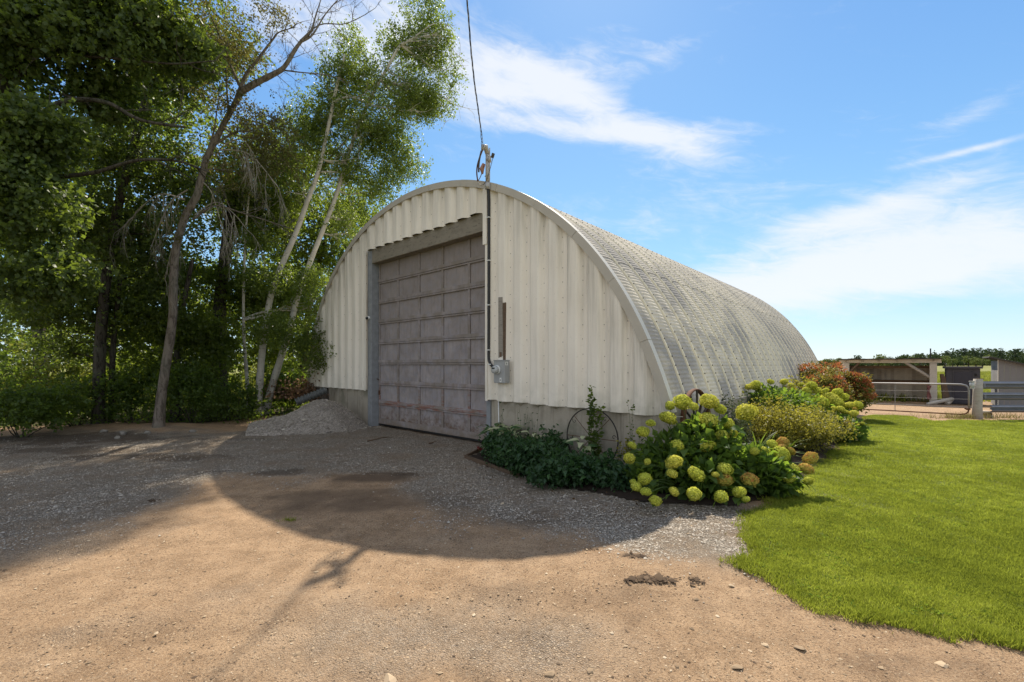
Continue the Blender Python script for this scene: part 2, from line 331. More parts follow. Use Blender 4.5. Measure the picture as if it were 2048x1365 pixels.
# ---------------------------------------------------------------- ground
def poly_mask(x, y, poly):
    """signed softness: positive inside; distance to the polygon edge in metres"""
    inside = np.zeros(x.shape, bool); dmin = np.full(x.shape, 1e9); n = len(poly)
    for i in range(n):
        x0, y0 = poly[i]; x1, y1 = poly[(i + 1) % n]
        cond = ((y0 > y) != (y1 > y)); xi = (x1 - x0) * (y - y0) / ((y1 - y0) if abs(y1 - y0) > 1e-9 else 1e-9) + x0
        inside ^= cond & (x < xi)
        dx, dy = x1 - x0, y1 - y0; t = np.clip(((x - x0) * dx + (y - y0) * dy) / (dx * dx + dy * dy + 1e-12), 0, 1)
        dmin = np.minimum(dmin, np.hypot(x - x0 - t * dx, y - y0 - t * dy))
    return np.where(inside, dmin, -dmin)
px2 = lambda L: [G(a, b) for a, b in L]
GRAVEL = px2([(1500, 1040), (1493, 1115), (1390, 1140), (1290, 1120), (1160, 1075), (1010, 1050), (860, 1030), (800, 1000), (790, 965), (690, 955), (560, 965), (450, 955), (380, 985), (190, 1050), (-150, 1130), (-260, 1010), (0, 876), (250, 866), (500, 862), (640, 850), (760, 850), (985, 890)]) + [(2.9, 7.2), (3.0, 5.6)]
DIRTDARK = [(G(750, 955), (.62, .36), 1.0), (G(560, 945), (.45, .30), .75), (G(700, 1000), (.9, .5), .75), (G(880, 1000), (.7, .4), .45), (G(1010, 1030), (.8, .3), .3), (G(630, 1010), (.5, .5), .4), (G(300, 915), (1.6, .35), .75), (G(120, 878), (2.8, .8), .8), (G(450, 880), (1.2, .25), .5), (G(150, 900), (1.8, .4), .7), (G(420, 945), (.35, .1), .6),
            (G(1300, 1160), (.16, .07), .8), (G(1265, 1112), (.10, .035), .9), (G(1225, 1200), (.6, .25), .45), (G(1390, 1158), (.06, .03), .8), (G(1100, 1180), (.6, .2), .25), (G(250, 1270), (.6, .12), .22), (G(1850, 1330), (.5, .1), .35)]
LAWN = px2([(1735, 829), (1700, 872), (1630, 930), (1570, 975), (1500, 1028), (1488, 1075), (1493, 1112), (1455, 1128), (1500, 1148), (1560, 1178), (1640, 1212), (1740, 1236), (1850, 1262), (1960, 1278), (2090, 1300)]) + [(10, 2.6), (19, 8), (22, 14.3)] + px2([(2048, 842), (1960, 842), (1900, 842), (1870, 846), (1820, 834)])
def seg(a, b, s): return np.arange(a, b, s)
gxs = np.concatenate([-np.geomspace(3000, 15, 26), seg(-14.4, 9.6, .075), np.geomspace(10, 3500, 44)])
gys = np.concatenate([-np.geomspace(400, 1, 12), seg(.7, 13, .07), seg(13.05, 26, .15), np.geomspace(26.3, 6000, 60)])
GX, GY = np.meshgrid(gxs, gys); x = GX.ravel(); y = GY.ravel()
wob = (fbm(x * 1.3, y * 1.3, 21) - .5) * .9
gm = poly_mask(x, y, GRAVEL) + wob
grav = sstep(-.28, .38, gm)
grav = np.clip(grav * (.65 + .7 * fbm(x * 1.9, y * 1.9, 31)), 0, 1)
grav = np.maximum(grav, .55 * sstep(.55, .8, fbm(x * .7 + 3, y * .7, 41)) * (y < 12))
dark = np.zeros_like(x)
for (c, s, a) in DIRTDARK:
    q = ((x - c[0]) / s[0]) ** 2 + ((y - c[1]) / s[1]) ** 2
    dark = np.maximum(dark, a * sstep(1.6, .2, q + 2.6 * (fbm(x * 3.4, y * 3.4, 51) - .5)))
lawnd = poly_mask(x, y, LAWN) + (fbm(x * 2.2, y * 2.2, 61) - .5) * .35
field = sstep(24.5, 27.5, y + 2.5 * (fbm(x * .3, y * .3, 71) - .5)) * (x > 2)
field = np.maximum(field, sstep(13.5, 15.5, y + 1.5 * (fbm(x * .5, y * .5, 72) - .5)) * (x > 17) * 0)
bxx = (x - B0.x) * BX.x + (y - B0.y) * BX.y; byy = (x - B0.x) * BY.x + (y - B0.y) * BY.y
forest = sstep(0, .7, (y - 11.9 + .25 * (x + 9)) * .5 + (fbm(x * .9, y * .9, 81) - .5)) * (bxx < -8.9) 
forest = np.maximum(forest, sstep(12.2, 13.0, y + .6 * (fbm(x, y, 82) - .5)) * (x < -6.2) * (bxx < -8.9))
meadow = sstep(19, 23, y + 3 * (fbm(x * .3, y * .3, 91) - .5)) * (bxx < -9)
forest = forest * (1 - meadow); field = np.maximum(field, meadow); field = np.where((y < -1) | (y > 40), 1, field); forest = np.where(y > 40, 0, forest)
z = gz(x, y)
near = (y > .6) & (y < 14) & (x > -15) & (x < 10)
rel = np.where(near, .030 * (fbm(x * 1.7, y * 1.7, 101) - .5) + .022 * (fbm(x * 7, y * 7, 103, 3) - .5) * (1 + .5 * grav) + .012 * sstep(.3, .9, dark) * fbm(x * 14, y * 14, 105, 3), 0)
# wheel ruts across the yard
rut = np.exp(-((y - 3.3 - .18 * x) / .16) ** 2) + np.exp(-((y - 4.9 - .18 * x) / .16) ** 2)
rel = rel - np.where(near, .012 * rut, 0)
z = z + rel
def ground_mat():
    m = Mat('sandy_yard_ground', .96, .12); p = m.pos(); g = m.attr('gravel'); d = m.attr('dark'); fi = m.attr('field'); fo = m.attr('forest')
    dirt = m.mix(m.noise(p, .9, 6, .6), (.30, .192, .108), (.47, .325, .195))
    dirt = m.mix(m.ramp(m.noise(p, 2.7, 7, .75), .42, .62, 0, .75), dirt, (.22, .14, .078))
    dirt = m.mix(m.ramp(m.noise(p, 110, 3, .8), .54, .68, 0, .75), dirt, (.56, .43, .29))
    dirt = m.mix(m.ramp(m.noise(p, 60, 4, .85), .53, .62, 0, .9), dirt, (.095, .06, .038)); dirt = m.mix(m.ramp(m.noise(p, 9, 5, .75), .5, .68, 0, .5), dirt, (.19, .125, .075)); dirt = m.mix(m.ramp(m.noise(p, 18, 5, .8), .56, .7, 0, .5), dirt, (.50, .39, .26))
    v = m.voro(p, 62, 'F1', 'Color'); sv = m.n('ShaderNodeSeparateColor'); m.put(v, sv.inputs[0])
    gr = m.mix(sv.outputs[0], (.22, .19, .15), (.50, .445, .36)); gr = m.mix(m.ramp(m.voro(p, 62, 'DISTANCE_TO_EDGE'), .09, 0), gr, (.13, .105, .08))
    gr = m.mix(m.ramp(m.noise(p, 1.6, 5, .6), .42, .66, 0, .55), gr, (.27, .20, .135))
    gk = m.math('MULTIPLY', g, m.ramp(m.noise(p, 11, 5, .75), .25, .55, .45, 1.0)); c = m.mix(gk, dirt, gr)
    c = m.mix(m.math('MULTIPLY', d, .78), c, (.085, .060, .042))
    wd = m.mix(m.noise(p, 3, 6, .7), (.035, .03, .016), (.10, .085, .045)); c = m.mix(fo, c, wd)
    fc = m.mix(m.noise(m.scale(p, (.25, .25, 1)), .6, 6, .65), (.115, .145, .028), (.30, .255, .105)); fc = m.mix(m.ramp(m.noise(m.scale(p, (1, .3, 1)), .9, 5, .7), .45, .65, 0, .6), fc, (.12, .17, .03)); c = m.mix(fi, c, fc)
    ed = m.voro(p, 62, 'DISTANCE_TO_EDGE'); hb = m.math('ADD', m.math('MULTIPLY', m.math('MULTIPLY', m.ramp(ed, 0, .3), g), .9), m.math('MULTIPLY', m.noise(p, 70, 5, .75), .8))
    m.bump(hb, 1.0, .018); return m.col(c)
nx, ny = len(gxs), len(gys)
ii, jj = np.meshgrid(np.arange(nx - 1), np.arange(ny - 1)); a = (jj * nx + ii).ravel()
fac = np.stack([a, a + 1, a + nx + 1, a + nx], 1)
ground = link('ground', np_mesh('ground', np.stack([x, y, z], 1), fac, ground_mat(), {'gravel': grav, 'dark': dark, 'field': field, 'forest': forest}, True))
tag(ground, kind='structure')
# lawn sheet
lx, ly = np.meshgrid(seg(1.2, 21, .07), seg(2.2, 15.4, .07)); nxl = lx.shape[1]; lxr = lx.ravel(); lyr = ly.ravel()
def lawn_d(a, b): return poly_mask(a, b, LAWN) + (fbm(a * 2.2, b * 2.2, 61) - .5) * .35 + (fbm(a * 9, b * 9, 63) - .5) * .16
ld = lawn_d(lxr, lyr); ci = (np.arange(ly.shape[0] - 1)[:, None] * nxl + np.arange(nxl - 1)[None, :]).ravel()
q4 = np.stack([ci, ci + 1, ci + nxl + 1, ci + nxl], 1); keep = (ld[q4] > .01).all(1); q4 = q4[keep]; us, inv = np.unique(q4, return_inverse=True); q4 = inv.reshape(-1, 4)
lxr, lyr, ldk = lxr[us], lyr[us], ld[us]
def nearrel(a, b): return .030 * (fbm(a * 1.7, b * 1.7, 101) - .5)
lz = gz(lxr, lyr) + np.where(lyr < 14, nearrel(lxr, lyr), 0) + .006 + .022 * sstep(0, .25, ldk) + .018 * fbm(lxr * 3, lyr * 3, 107)
def lawn_mat():
    m = Mat('mown_lawn', .9, .15); p = m.pos()
    c = m.mix(m.noise(p, 1.1, 6, .6), (.085, .125, .018), (.150, .175, .032)); c = m.mix(m.ramp(m.noise(p, .8, 5, .65), .55, .72, 0, .6), c, (.22, .20, .075))
    c = m.mix(m.ramp(m.noise(p, 30, 4, .8), .52, .68, 0, .7), c, (.05, .05, .018)); m.bump(m.noise(p, 60, 4, .8), .9, .02); return m.col(c)
tag(link('lawn', np_mesh('lawn', np.stack([lxr, lyr, lz], 1), q4, lawn_mat(), None, True)), kind='structure')
# grass blades
def blades(name, X, Y, Z, h, wd, mat, lean=.6, parent=None):
    n = len(X); a = rng.uniform(0, 2 * pi, n); b = rng.uniform(0, 2 * pi, n); L = h * rng.uniform(.55, 1.25, n); le = L * lean * rng.uniform(.1, 1, n)
    v = np.zeros((n, 3, 3)); hw = wd * rng.uniform(.6, 1.3, n) / 2
    v[:, 0] = np.stack([X - np.cos(a) * hw, Y - np.sin(a) * hw, Z], 1); v[:, 1] = np.stack([X + np.cos(a) * hw, Y + np.sin(a) * hw, Z], 1)
    v[:, 2] = np.stack([X + np.cos(b) * le, Y + np.sin(b) * le, Z + L], 1)
    t = np.clip(.12 + 1.25 * (fbm(X * .8 + 4, Y * .8, 111) - .32) + .9 * (fbm(X * 6, Y * 6, 113) - .5) + rng.normal(0, .2, n), 0, 1)
    return link(name, np_mesh(name, v.reshape(-1, 3), np.arange(3 * n).reshape(-1, 3), mat, {'tint': np.repeat(t, 3)}), parent)
M_grass = leafmat('grass_blade', (.105, .142, .016), (.210, .240, .030), (.46, .43, .13), (.40, .46, .05), .42, .8, .12)
M_dry = leafmat('dry_grass', (.14, .13, .04), (.26, .22, .09), (.40, .34, .17), (.3, .26, .09), .35, .7, .2)
n = 1400000; yy = 2.4 + (15.2 - 2.4) * rng.random(n) ** 1.75; xx = rng.uniform(-.02, 1.24, n) * yy + .25
keep = (xx < 21); xx, yy = xx[keep], yy[keep]; d = lawn_d(xx, yy); keep = d > rng.uniform(-.10, .06, len(d)); keep &= (fbm(xx * 3.1, yy * 3.1, 121) > .30) | (rng.random(len(xx)) < .5)
xx, yy, d = xx[keep][:410000], yy[keep][:410000], d[keep][:410000]
blz = gz(xx, yy) + np.where(yy < 14, nearrel(xx, yy), 0) + .006 + .022 * sstep(0, .25, d) + .012 * fbm(xx * 3, yy * 3, 107)
hh = (.013 + .027 * fbm(xx * 4.5, yy * 4.5, 131)) * (1 + .5 * sstep(.15, 0, d)); 
tag(blades('grass', xx, yy, blz, hh, .0052 + .0006 * yy, M_grass, 1.0), 'short mown bright green lawn grass right of the flower bed', 'grass', kind='stuff')
# stones -----------------------------------------------------------
OCT = np.array([(1, 0, 0), (0, 1, 0), (-1, 0, 0), (0, -1, 0), (0, 0, 1), (0, 0, -.7)], float)
OF = np.array([(0, 1, 4), (1, 2, 4), (2, 3, 4), (3, 0, 4)])
def stones(name, X, Y, Z, s, mat, parent=None, flat=.6, sink=.2, off=(0, 0, 0)):
    n = len(X); a = rng.uniform(0, 2 * pi, n); v = OCT[None] * rng.uniform(.6, 1.25, (n, 6, 1)) + rng.normal(0, .12, (n, 6, 3))
    v[:, :, 0] *= (s * rng.uniform(.8, 1.5, n))[:, None]; v[:, :, 1] *= s[:, None]; v[:, :, 2] *= (s * flat * rng.uniform(.6, 1.2, n))[:, None]
    ca, sa = np.cos(a)[:, None], np.sin(a)[:, None]; u = v[:, :, 0] * ca - v[:, :, 1] * sa; t = v[:, :, 0] * sa + v[:, :, 1] * ca
    o = np.stack([u + X[:, None], t + Y[:, None], v[:, :, 2] + (Z + s * flat * (.5 - sink))[:, None]], 2)
    F_ = (np.arange(n)[:, None, None] * 6 + OF[None]).reshape(-1, 3)
    tin = np.repeat(rng.random(n), 6)
    return link(name, np_mesh(name, o.reshape(-1, 3) - np.array(off), F_, mat, {'tint': tin}), parent)
def stone_mat(name, a, b, c_):
    m = Mat(name, .92, .15); t = m.attr('tint'); c = m.mix(m.ramp(t, 0, .7), a, b); c = m.mix(m.ramp(t, .8, 1), c, c_); return m.col(c)
M_stone = stone_mat('crushed_gravel', (.23, .195, .155), (.42, .37, .30), (.52, .47, .39))
M_peb = stone_mat('sandy_pebbles', (.09, .062, .042), (.38, .28, .175), (.50, .41, .29))
def zfull(a, b):
    g_ = sstep(-.28, .38, poly_mask(a, b, GRAVEL) + (fbm(a * 1.3, b * 1.3, 21) - .5) * .9)
    return gz(a, b) + .030 * (fbm(a * 1.7, b * 1.7, 101) - .5) + .022 * (fbm(a * 7, b * 7, 103, 3) - .5) * (1 + .5 * g_)
n = 260000; yy = 3.0 + 9.5 * rng.random(n) ** 1.35; xx = rng.uniform(-1.18, .6, n) * yy
gm_ = poly_mask(xx, yy, GRAVEL) + (fbm(xx * 1.3, yy * 1.3, 21) - .5) * .9
bx_, by_ = (xx - B0.x) * BX.x + (yy - B0.y) * BX.y, (xx - B0.x) * BY.x + (yy - B0.y) * BY.y
keep = (gm_ > rng.normal(.0, .22, n)) & (by_ < .1) & (fbm(xx * 1.9, yy * 1.9, 31) + rng.normal(0, .12, n) > .40)
xx, yy = xx[keep][:60000], yy[keep][:60000]
tag(stones('gravel', xx, yy, zfull(xx, yy), rng.lognormal(math.log(.0068), .36, len(xx)), M_stone), 'grey crushed gravel spread in front of the barn door', 'gravel', kind='stuff')
n = 60000; yy = 1.6 + 8 * rng.random(n) ** 1.7; xx = rng.uniform(-1.18, 1.2, n) * yy; keep = (lawn_d(xx, yy) < 0) & (fbm(xx * 1.1, yy * 1.1, 141) + rng.normal(0, .14, n) > .47); xx, yy = xx[keep], yy[keep]
tag(stones('pebbles', xx, yy, zfull(xx, yy), rng.lognormal(math.log(.0038), .5, len(xx)), M_peb), 'small loose pebbles scattered over the sandy yard', 'pebbles', kind='stuff')
for (px, py, s, wd) in [(776, 1359, .045, 'flat pale grey stone at the very bottom edge of the yard'), (1100, 1345, .03, 'small brown stone near the bottom of the yard'), (593, 1313, .022, 'small brown stone left in the sandy foreground'), (1475, 1335, .03, 'grey stone on the sand below the lawn edge'), (1600, 1300, .032, 'rounded grey stone beside the grey stone on the sand'), (1462, 1172, .022, 'white pebble beside the lawn corner'), (1180, 1338, .024, 'tan stone at the bottom beside the small brown stone'), (1530, 1288, .02, 'pale chip of stone near the lawn edge at the right'), (1882, 1328, .03, 'white stone on the sand at the bottom right')]:
    cx_, cy_ = G(px, py); cx_ = float(cx_); b = MB(); seedv = [Vector((rnd.uniform(-1, 1), rnd.uniform(-1, 1), rnd.uniform(-.2, 1))).normalized() for _ in range(14)]
    import bmesh
    bm = bmesh.new(); [bm.verts.new((v.x * s * 1.3, v.y * s, max(v.z, -.1) * s * .55)) for v in seedv]; bmesh.ops.convex_hull(bm, input=bm.verts[:]); me = bpy.data.meshes.new('stone'); bm.to_mesh(me); bm.free()
    me.materials.append(M_peb); at = me.attributes.new('tint', 'FLOAT', 'POINT'); tv = .85 if 'pale' in wd or 'white' in wd else .45
    at.data.foreach_set('value', [tv] * len(me.vertices)); o = link('stone', me, None, (cx_, cy_, float(zfull(np.array([cx_]), np.array([cy_]))[0])), (0, 0, rnd.uniform(0, 3)))
    tag(o, wd, 'stone', 'single stones lying on the yard')
# ---------------------------------------------------------------- barn
CXA = -2.425; PH = [0.04791052, -0.48480152, 1.77157359, -2.92395306, 2.48497271, -1.44645794, 6.72685387]
def R(ph): return float(np.polyval(PH, min(max(ph, .14), 3.0)))
def arc(ph, dr=0.0): r = R(ph) + dr; return CXA + r * cos(ph), r * sin(ph)
def solve_end(z0, side):
    lo, hi = (0, .8) if side > 0 else (2.4, pi)
    for _ in range(50):
        mid = (lo + hi) / 2; zz = arc(mid)[1]
        if (zz < z0) == (side > 0): lo = mid
        else: hi = mid
    return lo
PA, PB = solve_end(1.04, 1), solve_end(1.0, -1)
_tp = np.linspace(PA - .08, PB + .08, 2400); _ta = np.array([arc(p) for p in _tp])
def ztop(xl, dr=0.0):
    # height of the arch (offset inward by dr) above local x
    t = np.array([arc(p, -dr) for p in np.linspace(.05, 3.09, 700)]); o = np.argsort(t[:, 0]); return np.interp(xl, t[o, 0], t[o, 1])
barn = bthing('quonset_barn', 'long arched white corrugated steel barn with a big faded panelled door', 'barn', 0, 0, 0)
NST = 27; SW = .61
# arch length table
ang = np.linspace(PA, PB, 4000); pts = np.array([arc(p) for p in ang]); sl = np.concatenate([[0], np.cumsum(np.hypot(*np.diff(pts, axis=0).T))]); ALEN = sl[-1]
def at_len(s): return float(np.interp(s, sl, ang))
# cross section of one strip along the building: lip up, flat crown, lip down
prof = [(0.0, -.05), (.004, -.008), (.018, .002), (.034, -.006), (.046, -.022), (.15, -.002), (.30, .008), (.46, -.002), (.612, -.034)]
NSEG = 6; panel_meshes = []; bolt_meshes = []
for k in range(NSEG):
    s0 = ALEN * k / NSEG; s1 = ALEN * (k + 1) / NSEG + (.05 if k < NSEG - 1 else 0)
    m_ = MB(); nr = int((s1 - s0) / .019); lift = .006 * (k % 2) + (0.002)
    for r_ in range(nr + 1):
        s = s0 + (s1 - s0) * r_ / nr; p = at_len(min(s, ALEN)); cr = .0027 * (1 if (r_ % 4) in (0, 1) else -1)
        for (yl, dz) in prof:
            xx_, zz_ = arc(p, -.035 + dz + lift + (cr if 0.035 < yl < .59 else 0)); m_.v.append((xx_, yl, zz_))
    K = len(prof)
    for r_ in range(nr):
        for c_ in range(K - 1): m_.f.append((r_ * K + c_, r_ * K + c_ + 1, (r_ + 1) * K + c_ + 1, (r_ + 1) * K + c_)); m_.m.append(1 if c_ < 4 else 0)
    panel_meshes.append(m_.mesh('roof_panel', [M_roof, M_lip]))
    bb = MB(); s = s0 + .1
    while s < s1 - .02:
        p = at_len(s); xx_, zz_ = arc(p, -.033 + lift); nv = Vector((cos(p), 0, sin(p))); tv = Vector((-sin(p), 0, cos(p)))
        c0 = Vector((xx_, .02, zz_)); r = .0135; b4 = [c0 + (tv * cos(q) + Vector((0, 1, 0)) * sin(q)) * r - nv * .002 for q in (0, pi / 2, pi, 3 * pi / 2)]; t4 = [v + nv * .014 + (c0 - v) * .2 for v in b4]
        bb.add(b4 + t4, [(4, 5, 6, 7), (0, 1, 5, 4), (1, 2, 6, 5), (2, 3, 7, 6), (3, 0, 4, 7)]); s += .165
    bolt_meshes.append(bb.mesh('bolt_row', M_bolt))
for i in range(NST):
    for k in range(NSEG):
        o = link('roof_panel', panel_meshes[k], barn, (0, i * SW, 0))
        if k <= 3:
            q = link('bolt_row', bolt_meshes[k], o); q['kind'] = 'stuff'
# gable flashing in short lengths
nt = 15; yt = -.10
for k in range(nt):
    s0 = ALEN * k / nt + .003; s1 = ALEN * (k + 1) / nt - .003 + (.012 if 0 else 0); m_ = MB(); n_ = 10; lf = .0025 * (k % 2)
    for j in range(n_ + 1):
        p = at_len(s0 + (s1 - s0) * j / n_); wv = .145
        for (yl, dr) in ((yt - .02 - lf, -wv), (yt - .02 - lf, 0 + lf), (yt + .105, .002 + lf), (yt + .105, -.02), (yt - .014 , -.02), (yt - .014, -wv)):
            xx_, zz_ = arc(p, dr); m_.v.append((xx_, yl, zz_))
    for j in range(n_):
        for c_ in range(6):
            c2 = (c_ + 1) % 6; m_.f.append((j * 6 + c_, j * 6 + c2, (j + 1) * 6 + c2, (j + 1) * 6 + c_)); m_.m.append(1 if c_ == 1 else 0)
    m_.f.append(tuple(range(5, -1, -1))); m_.m.append(0); m_.f.append(tuple(n_ * 6 + q for q in range(6))); m_.m.append(0)
    m_.obj('flashing', [M_trim, M_trimlip], barn)
# siding panels, one per rib
RP = .4325; X0 = .245
ribp = [(0.0, 0.0), (.050, 0.004), (.075, -.012), (.105, -.070), (.130, -.084), (.29, -.086), (.325, -.074), (.385, -.018), (.41, -.002), (.4325, .0)]
def siding(xa, xb, zb, kind, xlo=-99):
    """one rib of the gable cladding from local x = xa; the part between xa and xb"""
    lo_, hi_ = max(xa, xlo), min(xa + RP, xb); rx_ = [xa + q for q, _ in ribp]; ry_ = [d for _, d in ribp]
    xs = [lo_] + [q for q in rx_ if lo_ + .004 < q < hi_ - .004] + [hi_]; ys = [float(np.interp(q, rx_, ry_)) for q in xs]
    if len(xs) < 2: return
    m_ = MB(); rows = 9; top = [float(ztop(xx_, .06)) for xx_ in xs]; t = .004
    if max(top) < zb + .05: return
    for side in (0, t):
        for r_ in range(rows + 1):
            for xx_, yv, tz in zip(xs, ys, top):
                tz = max(tz, zb + .01); f_ = r_ / rows; z_ = zb + (tz - zb) * f_
                wavy = .004 * sin(xx_ * 3.1 + z_ * 2.3) + .003 * sin(z_ * 5.1 + xx_ * 9)
                m_.v.append((xx_, yv - side - .012 + wavy + (-.003 if xx_ == xs[0] else 0), z_))
    K = len(xs); off = K * (rows + 1)
    for r_ in range(rows):
        for c_ in range(K - 1):
            a_ = r_ * K + c_; m_.f.append((off + a_, off + a_ + 1, off + a_ + K + 1, off + a_ + K)); m_.f.append((a_ + K, a_ + K + 1, a_ + 1, a_))
    for c_ in range(K - 1): m_.f.append((c_, c_ + 1, off + c_ + 1, off + c_)); a_ = rows * K + c_; m_.f.append((off + a_, off + a_ + 1, a_ + 1, a_))
    for r_ in range(rows): a_ = r_ * K; m_.f.append((a_ + K, a_, off + a_, off + a_ + K)); a_ += K - 1; m_.f.append((a_, a_ + K, off + a_ + K, off + a_))
    m_.m = [0] * len(m_.f); o = m_.obj('siding_panel', M_sid, barn)
    # screws down the valley
    bb = MB(); z_ = zb + .12
    while z_ < float(ztop(xa + .41, .06)) - .25:
        if kind == 'right' or rnd.random() < .4:
            c0 = Vector((xa + .40 + rnd.uniform(-.006, .006), -.026, z_)); r = .0075
            b4 = [c0 + Vector((cos(q) * r, 0, sin(q) * r)) for q in (0, pi / 2, pi, 3 * pi / 2)]; t4 = [v + Vector((0, -.007, 0)) for v in b4]; bb.add(b4 + t4, [(4, 5, 6, 7), (0, 1, 5, 4), (1, 2, 6, 5), (2, 3, 7, 6), (3, 0, 4, 7)])
        z_ += .27 + rnd.uniform(-.02, .02)
    if bb.v: q = bb.obj('screw_row', M_bolt, o); q['kind'] = 'stuff'
xa = X0 - RP
k = 0
# right of the door: first piece starts at the corner
for k in range(-1, 10):
    a_ = X0 + RP * k; zb = 1.02 - .006 * (k + 1)
    siding(a_, a_ + RP, zb + .01 * rnd.uniform(-1, 1), 'right', .02)
for k in range(-12, 0):
    a_ = X0 + RP * k; b_ = min(a_ + RP, .02); a_ = a_ if k > -12 else a_
    if b_ - a_ > .05: siding(a_, b_, 5.03 + rnd.uniform(-.012, .012), 'door')
for k in range(-22, -12):
    a_ = X0 + RP * k; siding(a_, a_ + RP, 1.03, 'left')
MB().box((.0, -.118, 1.0), (.065, -.101, 4.45)).box((-.055, -.135, 4.3), (.065, -.1185, float(ztop(0, .14)))).obj('corner_flashing', M_sid, barn)
MB().box((-4.99, -.112, 1.02), (-4.885, -.100, 5.02)).obj('corner_flashing', M_sid, barn)
# foundations
def wallbox(name, a, b, mat, nx=8, nz=4):
    m_ = MB().box(a, b); return m_.obj(name, mat, barn)
wallbox('foundation', (.075, .0, -.3), (4.02, .22, 1.13), M_con); wallbox('foundation', (-8.85, .0, -.3), (-4.93, .22, 1.13), M_con)
wallbox('foundation', (3.80, .225, -.3), (4.02, NST * SW, 1.06), M_con); wallbox('foundation', (-8.85, .225, -.3), (-8.63, NST * SW, 1.04), M_con)
# rounded plaster scallops where the ribs meet the concrete
for k in range(0, 9):
    xx_ = X0 + RP * k + .22; b = MB()
    b.tube([(xx_, -.0, .945), (xx_, -.006, .99), (xx_, -.015, 1.05)], [.03, .085, .12], 10, flat=.22); b.obj('rib_filler', M_con, barn, True)
MB().box((-.045, -.035, -.2), (.07, .03, 1.0)).obj('door_post', M_jamb, barn, bev=.003)
MB().box((-4.925, -.02, -.2), (-4.715, .25, 5.03)).obj('door_post', M_jamb, barn, bev=.004)
MB().box((-4.71, -.01, 4.645), (.05, .245, 5.06)).obj('lintel', M_lint, barn, bev=.01)
MB().box((-4.71, .26, 4.60), (.05, .32, 5.2)).box((-.2, .262, -.1), (.05, .4, 4.6)).obj('door_header', M_dbark, barn)
# door: 8 rows of 5 panels
door = MB(); DX0, DX1, DZ0, DZ1 = -4.69, .10, .075, 4.70; cw = (DX1 - DX0) / 5; rh = (DZ1 - DZ0) / 8; yd = .20
door.box((DX0 - .02, yd + .03, DZ0 - .02), (DX1, yd + .07, DZ1 + .02))
for r_ in range(8):
    z0 = DZ0 + r_ * rh; tilt = .008 * (r_ % 2)
    door.box((DX0, yd - .014 - tilt, z0 + .004), (DX1, yd + .028, z0 + .085 if r_ else z0 + .15)); door.box((DX0, yd - .011 - tilt, z0 + rh - .045), (DX1, yd + .028, z0 + rh - .003))
    for c_ in range(6):
        xc = DX0 + cw * c_; wd = .038 if 0 < c_ < 5 else .05
        door.box((max(DX0, xc - wd), yd - .004, z0 + .01), (min(DX1, xc + wd), yd + .0275, z0 + rh - .01))
door = door.obj('garage_door', M_dr, barn, bev=.003)
for r_ in range(8):
    for c_ in range(5):
        z0 = DZ0 + r_ * rh + (.085 if r_ else .15); z1 = DZ0 + (r_ + 1) * rh - .045; xa_ = DX0 + cw * c_ + .04; xb_ = DX0 + cw * (c_ + 1) - .04
        m_ = MB(); n_ = 4; bow = rnd.uniform(-.008, .006)
        for a_ in range(n_ + 1):
            for b_ in range(n_ + 1):
                u, v = a_ / n_, b_ / n_; m_.v.append((xa_ + (xb_ - xa_) * u, yd + .0265 - bow * 4 * u * (1 - u) * v * (1 - v) * 2, z0 + (z1 - z0) * v))
        for a_ in range(n_):
            for b_ in range(n_): i_ = a_ * (n_ + 1) + b_; m_.f.append((i_, i_ + n_ + 1, i_ + n_ + 2, i_ + 1)); m_.m.append(0)
        m_.obj('door_panel', M_dp, door, True)
MB().box((DX0 + .06, yd - .03, .9), (DX0 + .02, yd + .0, 1.02)).tube([(DX0 + .04, yd - .03, 1.33), (DX0 - .03, yd - .05, 1.36), (DX0 - .06, yd - .06, 1.30)], .012, 6).obj('latch', M_rust, door)
MB().box((DX0, yd - .012, .035), (DX1, yd + .03, .072)).obj('bottom_seal', M_black, door)
# back gable closes the far end
m_ = MB(); L = NST * SW - .02; arcp = [arc(at_len(ALEN * q / 40), -.05) for q in range(41)]; m_.v = [(a, L, b) for a, b in arcp] + [(CXA, L, 1.0)]
m_.f = [(i_, i_ + 1, 41) for i_ in range(40)]; m_.m = [0] * 40; m_.obj('back_gable', M_sid, barn)
# stone patch in the left foundation
MB().box((-8.25, -.05, .45), (-7.35, .01, .98), jit=.05, taper=.03).obj('stone_patch', plain('dark_fieldstone', (.10, .085, .07), .95, .1, 0, .6, 9), barn, bev=.03)
# ---- things on the gable
t = bthing('electric_meter', 'grey electric meter box with round glass meter on the white siding', 'electric meter', .52, -.075, 1.39)
MB().box((-.15, -.16, 0), (.15, 0, .46)).obj('meter_box', M_box, t, bev=.008)
MB().tube([(-.04, -.16, .27), (-.04, -.20, .27)], .088, 20).obj('meter_ring', M_white, t, True)
MB().tube([(-.04, -.2, .27), (-.04, -.27, .27), (-.04, -.285, .27)], [.078, .074, .05], 20).obj('meter_glass', M_glass, t, True)
MB().box((-.08, -.288, .285), (-.0, -.282, .315)).obj('meter_display', M_black, t)
MB().box((.1505, -.13, .36), (.152, -.06, .43)).obj('warning_label', M_white, t); MB().box((.02, -.1635, .02), (.07, -.1608, .11)).obj('meter_tag', M_white, t)
MB().box((.1522, -.105, .375), (.1528, -.085, .415)).box((.035, -.1642, .04), (.05, -.1636, .08)).obj('label_print', M_bolt, t)
MB().box((-.155, -.175, .452), (.155, 0, .466)).obj('hood', M_box, t, bev=.003)
t = bthing('weathered_plank', 'grey weathered plank fixed upright above the meter box', 'plank', .50, -.078, 1.86)
